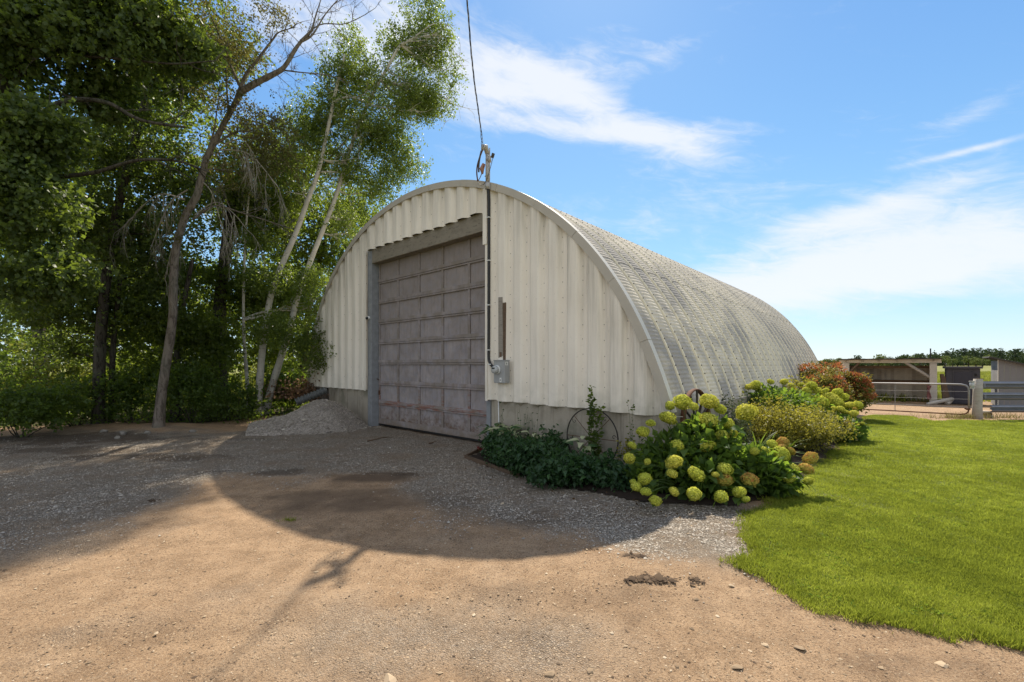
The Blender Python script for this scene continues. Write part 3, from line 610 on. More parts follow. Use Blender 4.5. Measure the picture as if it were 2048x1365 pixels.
MB().box((-.12, -.03, .02), (.0, 0, 1.28), jit=.008).obj('plank', M_oldwood, t); MB().box((.004, -.026, .0), (.075, 0, 1.16), jit=.008).obj('plank', M_brownwood, t)
MB().box((-.08, -.036, .06), (-.03, -.029, .16)).obj('patch', M_brownwood, t)
t = bthing('security_camera', 'tiny black and white camera on the left door post', 'security camera', -4.83, -.02, 3.10)
MB().tube([(0, 0, 0), (0, -.05, 0)], .045, 12).obj('mount', M_white, t, True); MB().tube([(0, -.05, -.005), (0, -.1, -.02)], .035, 12).obj('lens', M_black, t, True)
t = bthing('service_mast', 'steel power mast rising over the arch beside the black conduit', 'mast', .12, -.19, 1.58)
MB().tube([(0, .02, 3.92), (0, .02, 4.60)], .038, 12).obj('mast_pipe', M_pipe, t, True)
MB().tube([(.038, .05, 3.85), (.04, .05, 4.70)], .012, 6).tube([(-.05, 0, 4.12), (.05, 0, 4.12)], .012, 6).obj('brace', M_pipe, t)
MB().tube([(0, .02, 4.58), (.0, -.03, 4.72), (-.01, -.09, 4.70), (-.01, -.11, 4.62)], [.045, .055, .05, .03], 10).obj('weatherhead', M_pipe, t, True)
cx_ = []; 
con = [(0, .02, 3.92), (.005, .05, 3.80), (.005, .065, 3.6), (.002, .065, 2.0), (0, .06, .35)] + [(.0 + .19 * (1 - cos(a)), .06, .35 - .19 * sin(a) * 1.15) for a in np.linspace(.2, pi / 2, 7)] + [(.30, .03, .122)]
MB().tube([(0, .02, 3.98), (.0, .03, 3.84)], .048, 12).obj('coupling', M_pipe, t, True)
MB().tube(con, .030, 10).obj('conduit', M_black, t, True)
for z_ in (3.25, 2.35, 1.42, .48, .18): MB().box((-.045 + (.045 if z_ < .3 else 0), .025, z_), (.045 + (.045 if z_ < .3 else 0), .085, z_ + .018)).obj('conduit_clip', M_white, t)
MB().tube([(.0, .0, 4.45), (.10, -.05, 4.42), (.16, -.05, 4.38)], .02, 6).tube([(.14, -.05, 4.34), (.14, -.05, 4.46)], .035, 8).obj('insulator', M_pipe, t, True)
MB().tube([(-.02, -.06, 4.35), (-.06, -.08, 4.25), (-.03, -.09, 4.14)], [.035, .05, .02], 8).obj('insulator', plain('brown_insulator', (.30, .14, .08), .35, .5), t, True)
def loop(a, b, sag, n=12, side=0): return [Vector(a).lerp(Vector(b), q / n) + Vector((side * sin(pi * q / n), 0, -sag * sin(pi * q / n))) for q in range(n + 1)]
MB().tube(loop((-.02, -.1, 4.62), (-.16, -.1, 4.02), .0, side=-.09), .015, 6).tube(loop((-.16, -.1, 4.02), (.0, -.08, 4.3), .05, side=-.0), .008, 5).obj('wire', M_rust, t, True)
MB().tube(loop((-.16, -.1, 3.98), (.27, -.08, 4.40), .25), .006, 5).tube(loop((-.05, -.1, 4.62), (-.13, -.1, 4.2), .0, side=-.03), .018, 6).obj('wire', M_bolt, t, True)
MB().tube([(.25, -.09, 4.38), (.29, -.09, 4.46)], .032, 8).obj('splice', M_bolt, t, True)
# twisted overhead cable: three wires wound together
t = bthing('overhead_cable', 'twisted black overhead power cable running up to the mast', 'power cable', .12, -.3, 6.25)
Mi = Matrix.Rotation(TH, 4, 'Z') @ Matrix.Translation(-BL(.12, -.3, 6.25)); c0 = BL(.115, -.30, 6.24); c1 = Vector((-.66, 6.4, 7.06)); c2 = Vector((-1.5, -6, 9.3))
for q in range(3):
    path = []
    for j in range(260):
        u = j / 259; 
        v = c0.lerp(c1, min(u * 4, 1)) if u < .25 else c1.lerp(c2, (u - .25) / .75)
        v = v + Vector((0, 0, -.10 * sin(pi * min(u * 4, 1)) if u < .25 else 0))
        a = q * 2.09 + j * (.42 if u < .25 else .42) ; rr = .0085 * min(1, .3 + j / 30) + (.02 * max(0, 1 - j / 16)); path.append(Mi @ (v + Vector((cos(a) * rr, 0, sin(a) * rr)) + Vector((.01 * sin(j * .11), 0, 0))))
    MB().tube(path, [.006, .006, .0045][q], 5).obj('wire', M_black if q < 2 else M_pipe, t, True)
t = bthing('ground_pipe', 'thin white pipe standing against the foundation below the meter', 'pipe', .33, -.03, 0); MB().tube([(0, 0, 0), (0.0, -.01, .55), (-.02, 0, 1.0)], .012, 6).obj('pipe', M_white, t, True); 
# ---------------------------------------------------------------- farmyard beyond the lawn
zg = lambda X, Y: gz1(X, Y)
def pt(px, d): return (px - 1024) / F * d
# pole shelter
d = 24.9; zb = -.27; dep = 2.5; _pl, _pr = Vector((19.34, 25.5, 0)), Vector((21.98, 23.0, 0)); _c = (_pl + _pr) / 2
t = thing('pole_shelter', 'open fronted grey board shelter with sagging roof behind the tube gate', 'shed', (_c.x, _c.y, zb), -TH); hw = (_pr - _pl).length / 2
for sx in (-1, 1):
    MB().box((sx * hw - .14, -.14, -.1), (sx * hw + .14, .14, 2.13), jit=.02).obj('post', M_palewood, t)
    MB().box((sx * hw - .10, dep - .1, -.1), (sx * hw + .10, dep + .1, 1.85), jit=.02).obj('post', M_oldwood, t)
MB().box((-.35, dep - .12, -.1), (-.2, dep - .02, 1.85), jit=.01).obj('post', M_oldwood, t)
MB().box((-hw - .35, -.11, 2.135), (hw + .3, .07, 2.33), jit=.02).obj('beam', M_palewood, t)
MB().box((-hw - .1, .9, 1.83), (hw, 1.02, 1.98), jit=.02).obj('beam', M_brownwood, t)
MB().box((-hw, dep - .15, 1.0), (hw, dep - .02, 1.14), jit=.01).obj('rail', M_brownwood, t)
nb = 24; bw = (2 * hw + .1) / nb
for i in range(nb):
    x0 = -hw + bw * i; MB().box((x0 + .001, dep + .0 + .01 * (i % 2), -.12 + rnd.uniform(0, .05)), (x0 + bw + .006, dep + .03 + .01 * (i % 2), 1.86 + rnd.uniform(-.03, .02)), jit=.006).obj('board', M_oldwood if rnd.random() < .45 else M_palewood, t)
for sy in range(8): MB().box((hw + .02, .3 + sy * .34, -.1), (hw + .045, .3 + sy * .34 + .31, 1.9 + .3 * (1 - sy / 8)), jit=.006).obj('board', M_oldwood, t)
for sy in range(8): MB().box((-hw - .045, .3 + sy * .34, -.1), (-hw - .02, .3 + sy * .34 + .31, 1.9 + .3 * (1 - sy / 8)), jit=.006).obj('board', M_oldwood, t)
MB().tube([(hw - .1, -.02, 1.35), (hw - 1.1, -.02, 2.16)], .075, 6).obj('brace', M_oldwood, t)
MB().tube([(-hw + .1, -.02, 1.55), (-hw + .6, -.02, 2.16)], .06, 6).obj('brace', M_brownwood, t)
for i in range(6): MB().box((-hw + i * 2 * hw / 5 - .04, -.2, 2.2), (-hw + i * 2 * hw / 5 + .04, dep + .2, 2.32), Matrix.Shear('XY', 4, (0, 0)) if 0 else None, jit=.02).obj('rafter', M_oldwood, t)
M_roofing = plain('mossy_roofing', (.06, .058, .05), .9, .2, 0, .5, 3)
for i in range(7):
    x0 = -hw - .45 + i * (2 * hw + .75) / 7; MB().box((x0, -.45 + rnd.uniform(-.1, .1), 2.335 + .012 * (i % 2)), (x0 + (2 * hw + .75) / 7 + .05, dep + .3, 2.37 + .012 * (i % 2)), jit=.012).obj('roof_sheet', M_roofing, t)
# boards leaning on the shelter
for i, (px, px2_, wd, lb) in enumerate([(1876, 1886, .18, 'dark brown board leaning on the shelter, closest to its corner post'), (1880, 1893, .20, 'rusty brown board leaning between two others beside the shelter'), (1884, 1899, .16, 'brown board leaning furthest out beside the shelter')]):
    xt, xb = pt(px, 23.4), pt(px2_, 23.1); zt = P(0, 748, 23.4).z; o = thing('leaning_board', lb, 'board', (xb, 23.0, zb), 0, 'boards leaning on the shelter')
    MB().box((-wd / 2, -.02, 0), (wd / 2, .02, hypot(zt - zb, xt - xb) - i * .12), Matrix.Rotation(atan2(xt - xb, zt - zb), 4, 'Y') @ Matrix.Rotation(-.12, 4, 'X'), jit=.01).obj('board', M_brownwood, o)
o = thing('peeled_log', 'pale peeled log lying on the ground before the outhouse', 'log', (pt(1880, 22.5), 22.5, -.28))
MB().tube([(-.9, -.3, .07), (-.3, -.1, .14), (.3, .1, .20), (.85, .25, .27)], [.07, .085, .095, .11], 9).obj('log', M_palewood, o, True)
MB().tube([(.45, .1, .05), (.8, .3, .16), (.85, .5, .05)], [.09, .12, .10], 8).obj('log_rest', M_palewood, o, True)
o = thing('antenna_pole', 'thin dark pole sticking up behind the shelter roof', 'pole', (pt(1870, 28), 28.3, -.28)); MB().tube([(0, 0, 0), (0, 0, P(0, 697, 28).z + .28)], .035, 6).obj('pole', M_iron, o)
# outhouse
dd = 22.7; X = pt(1926, dd); o = thing('outhouse', 'small dark grey outhouse with a panelled door standing in the yard', 'outhouse', (X + .4, dd + .45, -.27), -TH)
M_dgrey = plain('dark_grey_board_paint', (.075, .072, .078), .8, .25, 0, .15, 5); M_dgrey2 = plain('dark_grey_door_paint', (.055, .053, .062), .8, .25, 0, .15, 5)
MB().box((-.62, -.6, 0), (.62, .6, 1.83)).obj('wall', M_dgrey, o, bev=.01); MB().box((-.70, -.72, 1.835), (.70, .7, 1.95)).obj('roof', M_dgrey, o, bev=.01)
MB().box((-.32, -.625, .06), (.34, -.602, 1.66)).obj('door', M_dgrey2, o, bev=.005)
for a in ((-.36, -.64, .02, -.325, -.603, 1.72), (.345, -.64, .02, .38, -.603, 1.72), (-.36, -.64, 1.725, .38, -.603, 1.765)): MB().box(a[:3], a[3:]).obj('door_frame', M_dgrey, o)
MB().box((.27, -.65, .85), (.31, -.627, .97)).obj('door_handle', M_iron, o); MB().box((.42, -.64, 1.45), (.50, -.603, 1.58)).obj('vent', M_iron, o)
# grey shed at the frame edge
dd = 21.5; xa_ = pt(1997, dd); o = thing('grey_shed', 'grey boarded shed with a sloping dark roof at the right edge', 'shed', (xa_, dd, -.27), -TH)
M_gshed = plain('grey_shed_paint', (.20, .195, .19), .85, .2, 0, .1, 2.5)
z0s, z1s = P(0, 720, dd).z + .27, P(0, 733, dd).z + .27
for i in range(20):
    x0 = .19 * i; h = z0s + (z1s - z0s) * (x0 / 1.0); MB().box((x0, 0, .0), (x0 + .186, .02, h)).obj('board', M_gshed, o)
MB().box((-.03, -.01, 0), (-.002, .04, z0s)).obj('corner_trim', M_trimlip, o); MB().box((-.03, .045, 0), (0, 2.4, z0s - .05)).obj('side_wall', M_gshed, o)
sl_ = atan2(z1s - z0s, 1.0); MB().box((-.35, -.25, 0), (4.2, 2.6, .06), Matrix.Translation((0, 0, z0s + .01)) @ Matrix.Rotation(-sl_, 4, 'Y')).obj('roof', M_roofing, o)
# fence of guard rail beams
gp = G(1955, 838); o = thing('wooden_gate_post', 'thick weathered wooden post between the tube gate and rail fence', 'post', (gp[0], gp[1], zg(*gp)))
MB().tube([(0, 0, -.2), (-.01, 0, .4), (.01, 0, .9), (.02, .0, 1.30)], [.135, .125, .12, .115], 12).obj('post', M_oldwood, o, True)
MB().box((.05, -.1, 1.285), (.10, .1, 1.315)).obj('post_cap_split', M_brownwood, o)
def wbeam(L, h=.30, dpt=.07):
    m_ = MB(); pr = [(-h / 2, 0), (-h / 2 + .03, -.01), (-h * .26, -dpt), (-h * .16, -dpt), (-.02, -.005), (.02, -.005), (h * .16, -dpt), (h * .26, -dpt), (h / 2 - .03, -.01), (h / 2, 0)]
    for xx_ in (0, L):
        for t_ in (0, .008):
            for zz_, yy_ in pr: m_.v.append((xx_, yy_ + t_, zz_))
    K = len(pr)
    for t_ in (0, 1):
        for c_ in range(K - 1): a_, b_ = t_ * K + c_, 2 * K + t_ * K + c_; m_.f.append((a_, b_, b_ + 1, a_ + 1)); m_.m.append(0)
    return m_
M_rail = plain('galvanised_rail', (.15, .155, .175), .45, .5, .35, .25, 3)
o = thing('rail_fence', 'fence of three dull steel highway guard rails right of the gate post', 'fence', (gp[0] + .17, gp[1] + .05, zg(*gp)), -.02)
for zz_, off, h in ((1.10, 0, .25), (.735, 0, .25), (.33, .28, .25)): wbeam(6.5, h).obj('rail', M_rail, o, loc=(off, 0, zz_))
for xx_ in (3.0, 6.2): MB().tube([(xx_, .12, -.1), (xx_, .12, 1.25)], .1, 8).obj('post', M_oldwood, o)
MB().box((.0, -.09, 1.02), (.06, .0, 1.16)).box((.02, -.09, .66), (.08, 0, .8)).obj('rail_bracket', M_rail, o)
o = thing('timber_blocks', 'short stacked red brown blocks under the lowest guard rail', 'blocks', (pt(1974, 14.7), 14.75, zg(pt(1974, 14.7), 14.7)))
MB().box((-.15, -.1, 0), (.17, .1, .07), jit=.008).obj('block', M_palewood, o); MB().box((-.10, -.08, .075), (.14, .1, .15), jit=.008).obj('block', M_brownwood, o); MB().box((-.14, -.09, .155), (.13, .1, .215), jit=.008).obj('block', M_palewood, o)
# tube gate
A = Vector((pt(1938, 14.25), 14.25, zg(pt(1938, 14.2), 14.2))); Bq = Vector((pt(1640, 18.5), 18.5, zg(pt(1640, 18.5), 18.5))); dv = (Bq - A); Lg = hypot(dv.x, dv.y)
o = thing('tube_gate', 'grey tubular steel farm gate with rounded corners closed across the yard', 'gate', tuple(A), atan2(dv.y, dv.x)); sl_ = (Bq.z - A.z) / Lg
T_ = lambda s, z_: (s, 0, z_ + sl_ * s)
M_gtube = plain('grey_gate_tube', (.27, .26, .255), .5, .4, .3, .2, 5)
MB().tube([T_(.0, .35), T_(0, .95), T_(.02, 1.04), T_(.08, 1.10), T_(.2, 1.13), T_(.6, 1.14), T_(Lg, 1.18)], .028, 8).obj('top_tube', M_gtube, o, True)
MB().tube([T_(.0, .352), T_(.02, .24), T_(.08, .18), T_(.2, .15), T_(.5, .15), T_(Lg, .16)], .022, 8).obj('bottom_tube', M_rust, o, True)
for s_ in (2.0, 4.0): MB().tube([T_(s_, .175), T_(s_, 1.12)], .012, 6).obj('gate_bar', M_gtube, o)
for zz_ in (.40, .65, .9): MB().tube([T_(.02, zz_), T_(Lg, zz_)], .0025, 4).obj('gate_wire', M_gtube, o)
MB().tube([T_(-.03, .34), T_(.05, .33), T_(.1, .36)], .03, 6).obj('hinge', M_rust, o, True)
o = thing('gate_latch', 'clear glass and metal latch lantern hanging between gate and post', 'latch', (pt(1944, 14.2), 14.2, .98)); MB().tube([(0, 0, 0), (0, 0, .03)], .07, 8).tube([(0, 0, .23), (0, 0, .26)], .075, 8).obj('cap', M_pipe, o); MB().tube([(0, 0, .031), (0, 0, .229)], .055, 10).obj('glass', M_glass, o, True); MB().tube([(-.07, 0, .1), (.13, 0, .11)], .008, 5).obj('chain', M_pipe, o)
o = thing('red_rag', 'faded red cloth hanging low on the shelter corner post', 'cloth', (pt(1857, 22.9), 22.9, -.28)); m_ = MB()
for i in range(7):
    for j in range(9): m_.v.append((-.08 + .026 * i + .02 * sin(j), -.02 + .05 * sin(i * 1.7 + j * .9), .25 + .09 * j))
for i in range(6):
    for j in range(8): q = i * 9 + j; m_.f.append((q, q + 9, q + 10, q + 1)); m_.m.append(0)
m_.obj('cloth', plain('faded_red_cloth', (.20, .09, .08), .9, .1, 0, .5, 12), o, True)
# ---------------------------------------------------------------- foliage builders
def leaf_arrays(Pn, D, size, asp=.62, fold=.25):
    n = len(Pn); D = D / (np.linalg.norm(D, axis=1, keepdims=True) + 1e-9); r = rng.normal(size=(n, 3)); S = np.cross(D, r); S /= (np.linalg.norm(S, axis=1, keepdims=True) + 1e-9); N = np.cross(D, S)
    L = size[:, None]; v = np.zeros((n, 4, 3)); v[:, 0] = Pn; v[:, 2] = Pn + D * L; mid = Pn + D * L * .45 + N * L * fold * .5
    v[:, 1] = mid + S * L * asp * .5; v[:, 3] = mid - S * L * asp * .5
    return v.reshape(-1, 3)
LF = np.array([(0, 1, 2), (0, 2, 3)])
def leaves_obj(name, Pn, D, size, mat, parent=None, loc=(0, 0, 0), asp=.62, fold=.25, tint=None):
    n = len(Pn); v = leaf_arrays(Pn, D, size, asp, fold) - np.array(loc)
    f = (np.arange(n)[:, None, None] * 4 + LF[None]).reshape(-1, 3)
    if tint is None: tint = np.clip(.42 + .30 * (fbm(Pn[:, 0] * 1.1 + Pn[:, 2], Pn[:, 1] * 1.1 + Pn[:, 2] * .8, 7) - .5) * 2 + rng.normal(0, .16, n), 0, 1)
    return link(name, np_mesh(name, v, f, mat, {'tint': np.repeat(tint, 4)}), parent)
def clump_points(c, r, n, droop=.3, perT=10, twl=.35, shell=.45):
    """leaves on short twigs filling an ellipsoid of centre c and radii r"""
    m = max(1, n // perT); u = rng.normal(size=(m, 3)); u /= np.linalg.norm(u, axis=1, keepdims=True); rad = rng.random(m) ** shell
    o = np.array(c) + u * rad[:, None] * np.array(r); td = u * .8 + rng.normal(0, .6, (m, 3)) + np.array([0, 0, -droop]); td /= np.linalg.norm(td, axis=1, keepdims=True)
    tt = rng.random((m, perT)); ln = twl * rng.uniform(.5, 1.3, m)
    p = o[:, None] + td[:, None] * (tt * ln[:, None])[:, :, None] + rng.normal(0, .035, (m, perT, 3))
    dd_ = td[:, None] * .5 + rng.normal(0, .75, (m, perT, 3)) + np.array([0, 0, -droop])
    tone = np.repeat(rng.normal(0, .10, m), perT)
    return p.reshape(-1, 3), dd_.reshape(-1, 3), tone
def crown(env, dens, leaf, mat, name='crown', parent=None, loc=(0, 0, 0), sub=(.45, .95), droop=.3, asp=.62, twl=.35, tone0=0.0):
    """env: list of (cx,cy,cz, rx,ry,rz, number of leaves); each envelope is broken into uneven sub clumps"""
    PP, DD, TT = [], [], []; subs = []
    for (cx_, cy_, cz_, rx_, ry_, rz_, n) in env:
        vol = rx_ * ry_ * rz_; k = max(3, int(min(44, 2.2 * vol / (sum(sub) / 2) ** 3 * dens)))
        for _ in range(k):
            u = rng.normal(size=3); u /= np.linalg.norm(u); q = rng.random() ** .42; rr = rng.uniform(*sub)
            c = np.array([cx_, cy_, cz_]) + u * q * np.maximum(np.array([rx_, ry_, rz_]) - rr * .6, .15); subs.append((c, rr))
            p, d_, tn = clump_points(c, (rr * 1.15, rr * 1.15, rr * .7), int(n / k), droop, twl=twl); PP.append(p); DD.append(d_); TT.append(tn)
    PP = np.concatenate(PP); DD = np.concatenate(DD); TT = np.concatenate(TT); n = len(PP)
    zmin = PP[:, 2] > .05; PP, DD, TT = PP[zmin], DD[zmin], TT[zmin]; n = len(PP)
    tint = np.clip(.45 + tone0 + TT + .5 * (fbm(PP[:, 0] * .8 + PP[:, 2], PP[:, 1] * .8 + PP[:, 2] * .7, 7) - .5) + rng.normal(0, .13, n), 0, 1)
    o = leaves_obj(name, PP, DD, leaf * rng.uniform(.6, 1.25, n), mat, parent, loc, asp, .25, tint)
    return o, subs
def wig(a, b, n, amp):
    a, b = Vector(a), Vector(b); L = (b - a).length; out_ = []
    o1 = Vector([rnd.uniform(-1, 1) for _ in range(3)]) * amp * L; o2 = Vector([rnd.uniform(-1, 1) for _ in range(3)]) * amp * L * .5
    for i in range(n + 1):
        t = i / n; out_.append(a.lerp(b, t) + o1 * sin(pi * t) + o2 * sin(2 * pi * t))
    return out_
def smooth_path(pts, per=6):
    pts = [Vector(p) for p in pts]; out_ = []
    for i in range(len(pts) - 1):
        p0 = pts[max(i - 1, 0)]; p1 = pts[i]; p2 = pts[i + 1]; p3 = pts[min(i + 2, len(pts) - 1)]
        for k in range(per):
            t = k / per; out_.append(.5 * ((2 * p1) + (p2 - p0) * t + (2 * p0 - 5 * p1 + 4 * p2 - p3) * t * t + (3 * p1 - p0 - 3 * p2 + p3) * t ** 3))
    out_.append(pts[-1]); return out_
def trunk_tube(mb, pts, r0, r1, n=10, flare=0, rough=.05):
    sp_ = smooth_path(pts); m = len(sp_); rad = [(r0 + (r1 - r0) * (i / (m - 1))) * (1 + rnd.uniform(-rough, rough)) + flare * exp(-i / 2.0) for i in range(m)]; mb.tube(sp_, rad, n); return sp_
def twigs(mb, path, r, depth, n, L, spread=1.0, up=.25, droop=0, dirb=None):
    """bare branching twigs along a path"""
    m = len(path)
    for _ in range(n):
        i = rnd.randint(int(m * .25), m - 1); a = path[i]; d_ = (path[min(i + 1, m - 1)] - path[max(i - 1, 0)]).normalized()
        v = (d_ * .7 + Vector([rnd.gauss(0, 1) for _ in range(3)]) * spread * .6 + Vector((0, 0, up - droop)));
        if dirb is not None: v += Vector(dirb)
        v.normalize(); l = L * rnd.uniform(.5, 1.2); q = [a]; p = a.copy(); vv = v.copy(); steps = 6
        for s_ in range(steps):
            vv = (vv + Vector([rnd.gauss(0, .16) for _ in range(3)]) + Vector((0, 0, -droop * .3))).normalized(); p = p + vv * l / steps; q.append(p.copy())
        mb.tube(q, [r * (1 - .75 * s_ / steps) for s_ in range(steps + 1)], 4 if depth < 2 else 5, cap=False)
        if depth > 0: twigs(mb, q, r * .5, depth - 1, rnd.randint(3, 5), l * .55, spread, up, droop, dirb)
def tree(name, label, paths, env, leaf, lmat, bmat, group=None, dens=1.0, sub=(.45, .95), r=(.15, .05), flare=.08, limbs=10, droop=.3, asp=.62, extra=None, twl=.35, limbr=.045, tone0=0.0, cat='tree', cnt=1.3):
    env = [e[:6] + (int(e[6] * cnt),) for e in env]; base = Vector(paths[0][0]); base.z = max(gz1(base.x, base.y) - .05, base.z - .1) if base.z < 1 else base.z
    t = thing(name, label, cat, tuple(base), 0, group); tb = MB(); allp = []
    for i, p in enumerate(paths):
        pp = [Vector(q) - base for q in p]; rr = r if i == 0 else (r[0] * .62, r[1] * .7); rr = (paths_r[i] if False else rr)
        mb = tb if i == 0 else MB(); q = trunk_tube(mb, pp, rr[0], rr[1], 12, flare if i == 0 else 0); allp += q
        if i > 0: mb.obj('trunk', bmat, t, True)
    tb.obj('trunk', bmat, t, True)
    co_, subs = crown([(a - base.x, b - base.y, c - base.z) + tuple(rest) for a, b, c, *rest in env], dens, leaf, lmat, 'crown', t, (0, 0, 0), sub, droop, asp, twl, tone0)
    rnd.shuffle(subs)
    for c, rr in subs[:limbs]:
        c = Vector(c); cand = [q for q in allp if q.z < c.z + .3] or allp; a = min(cand, key=lambda q: (q - c).length + .3 * abs(q.z - c.z + .8)); mb = MB(); pth = wig(a, c, 8, .10); L = (c - a).length
        k0 = min(limbr, .01 + L * .018); mb.tube(pth, [k0 * (1 - .8 * i / 8) for i in range(9)], 6, cap=False); twigs(mb, pth, k0 * .35, 1, 5, L * .35 + .3, 1.0, .1); mb.obj('limb', bmat, t, True)
    if extra: extra(t, base, allp)
    return t
# ---------------------------------------------------------------- trees on the left
def E(px, py, d, rx, rz, n, ry=None):
    p = P(px, py, d); a = rx * d / F; b = rz * d / F; return (p.x, p.y, p.z, a, ry or min(a, b) * .9, b, n)
def PP_(L, d): return [tuple(P(a, b, d + (c[0] if c else 0))) for a, b, *c in L]
M_maple = leafmat('maple_leaf', (.034, .058, .018), (.075, .110, .032), (.14, .17, .055), (.25, .34, .035), .42, .5, .35)
M_backlit = leafmat('backlit_leaf', (.025, .045, .010), (.055, .085, .014), (.10, .13, .022), (.27, .35, .03), .5, .45, .35)
M_birchl = leafmat('birch_leaf', (.042, .070, .016), (.085, .120, .024), (.15, .17, .04), (.32, .42, .045), .42, .45, .4)
M_sparse = leafmat('elm_leaf', (.05, .055, .02), (.085, .085, .028), (.13, .10, .04), (.22, .20, .04), .4, .6, .3)
M_under = leafmat('undergrowth_leaf', (.026, .052, .012), (.056, .092, .018), (.10, .145, .028), (.26, .37, .03), .42, .5, .35)
M_sunny = leafmat('meadow_leaf', (.10, .13, .02), (.17, .20, .03), (.28, .26, .05), (.34, .36, .05), .4, .6, .3)
# 0: big maple left of the frame, heavy limbs reach in
def limb0(t, base, allp):
    for pts_, r0 in (([(-190, 330), (-60, 230), (10, 130), (60, 70), (110, 20), (170, -60)], .17), ([(-190, 360), (-90, 300), (-10, 180), (40, 105), (120, 62), (230, 55), (330, 40)], .10),
                     ([(-160, 420), (-30, 330), (60, 255), (105, 215), (150, 200), (215, 206), (280, 240), (370, 255)], .085), ([(50, 145), (80, 105), (160, 112), (260, 120), (345, 128), (430, 122)], .04), ([(110, 355), (190, 345), (270, 322), (350, 322), (420, 345)], .05)):
        d = 9.6; q = [Vector(p) - base for p in PP_(pts_, d)]; mb = MB(); s_ = trunk_tube(mb, q, r0, r0 * .3, 10); twigs(mb, s_, .014, 1, 7, .9, 1.0, .1); mb.obj('limb', M_dbark, t, True)
tree('maple_tree', 'big dark maple at the far left whose heavy limbs reach in from the edge', [[(-12.4, 9.6, 0), (-12.2, 9.6, 2), (-11.5, 9.6, 4.5), (-11.2, 9.7, 8)]],
     [E(40, 60, 9.3, 170, 100, 8000), E(230, 50, 9.8, 150, 95, 8500), E(370, 110, 10.2, 95, 60, 3200), E(60, 250, 9.2, 120, 80, 6500), E(20, 400, 9.0, 110, 110, 7500), E(180, 180, 10.6, 130, 70, 4200), E(100, 540, 9.6, 90, 80, 3200), E(-140, 200, 9.3, 170, 260, 7500), E(150, -120, 9.3, 300, 130, 6500), E(400, -110, 10, 150, 90, 4500), E(-120, 520, 9, 90, 120, 2500)],
     .105, M_maple, M_dbark, None, .9, (.4, .85), (.36, .16), .12, 10, .35, .8, limb0)
def barelimbs(t, base, allp):
    d = 11.76
    for pts_, r0, n_, L in (([(485, 182), (515, 165), (545, 150), (568, 135), (590, 100), (602, 84), (622, 62), (632, 30), (645, -10)], .085, 12, 1.2), ([(470, 205), (492, 150), (515, 120), (545, 80), (558, 65), (590, 55)], .05, 8, .9), ([(458, 240), (455, 200), (452, 130), (456, 80)], .035, 5, .8),
                        ([(602, 84), (625, 70), (650, 30), (680, -5)], .03, 6, .7), ([(560, 140), (600, 145), (650, 150), (690, 160)], .02, 5, .6), ([(600, 82), (640, 50), (690, 48), (730, 30)], .018, 5, .6),
                        ([(385, 420), (400, 350), (420, 290), (430, 250), (440, 170)], .05, 6, 1.0), ([(415, 300), (470, 265), (500, 262), (560, 235)], .028, 7, .9), ([(385, 440), (430, 412), (480, 425), (560, 450)], .03, 8, 1.1)):
        q = [Vector(p) - base for p in PP_(pts_, d)]; mb = MB(); s_ = trunk_tube(mb, q, r0, .008, 8, rough=.08); twigs(mb, s_, .010, 2, n_, L, .9, .15); mb.obj('limb', M_bark, t, True)
    mb = MB()     # drooping dead twig sprays
    for (a, b, c, e, n_) in ((370, 400, 260, 440, 9), (375, 380, 300, 500, 8), (390, 430, 480, 440, 7), (440, 300, 560, 380, 10), (450, 290, 520, 330, 6), (365, 470, 330, 560, 7), (400, 360, 450, 480, 6)):
        pth = [Vector(p) - base for p in PP_([(a, b), ((a + c) / 2, (b + e) / 2 - 30), (c, e)], d)]; s_ = smooth_path(pth, 6); mb.tube(s_, [.02 * (1 - .7 * i / len(s_)) for i in range(len(s_))], 5, cap=False); twigs(mb, s_, .0085, 2, n_, 1.0, .8, 0, .75)
    mb.obj('dead_twigs', M_twig, t, True)
tree('leaning_tree', 'half dead tree with a bare crooked grey trunk leaning towards the barn', [PP_([(316, 870), (322, 800), (332, 730), (345, 640), (347, 560), (354, 490), (372, 430), (395, 388), (412, 320), (432, 280), (452, 240), (485, 182)], 11.76)],
     [E(440, 60, 11.6, 70, 80, 1900), E(480, 120, 11.8, 60, 50, 1300), E(540, 30, 12, 60, 40, 700), E(440, 200, 11.6, 60, 60, 1000), E(520, 250, 12, 70, 55, 1900), E(550, 320, 12.2, 70, 60, 2000), E(480, 330, 12.4, 60, 60, 1500), E(370, 470, 11.8, 40, 60, 350)],
     .065, M_sparse, M_bark, None, 1.0, (.25, .5), (.115, .062), .09, 6, .3, .6, barelimbs)
tree('forest_tree', 'dark trunked tree among the bushes left of the leaning tree', [PP_([(197, 860), (198, 800), (200, 700), (212, 560), (235, 420), (270, 280), (300, 160)], 12.6)],
     [E(330, 160, 13, 150, 100, 8500), E(240, 300, 12.9, 170, 100, 9500), E(140, 430, 12.6, 140, 90, 7500), E(260, 480, 12.8, 140, 85, 6500), E(450, 90, 13.6, 90, 70, 3000), E(90, 600, 12.6, 120, 70, 5000), E(330, 380, 13.4, 110, 80, 4500), E(300, -80, 13, 240, 140, 5000)],
     .095, M_maple, M_dbark, 'trees crowding the left side', .9, (.4, .85), (.165, .08), .08, 12, .3, .75)
tree('forest_tree', 'slim black trunked tree just left of the leaning tree, behind the mound', [PP_([(226, 862), (224, 800), (226, 700), (240, 560)], 12.9)], [E(220, 610, 13.2, 130, 70, 5000), E(300, 560, 13.5, 90, 60, 3500), E(180, 690, 13.4, 130, 45, 3000)], .09, M_maple, M_dbark, 'trees crowding the left side', .9, (.35, .7), (.10, .05), .04, 6, .3, .75)
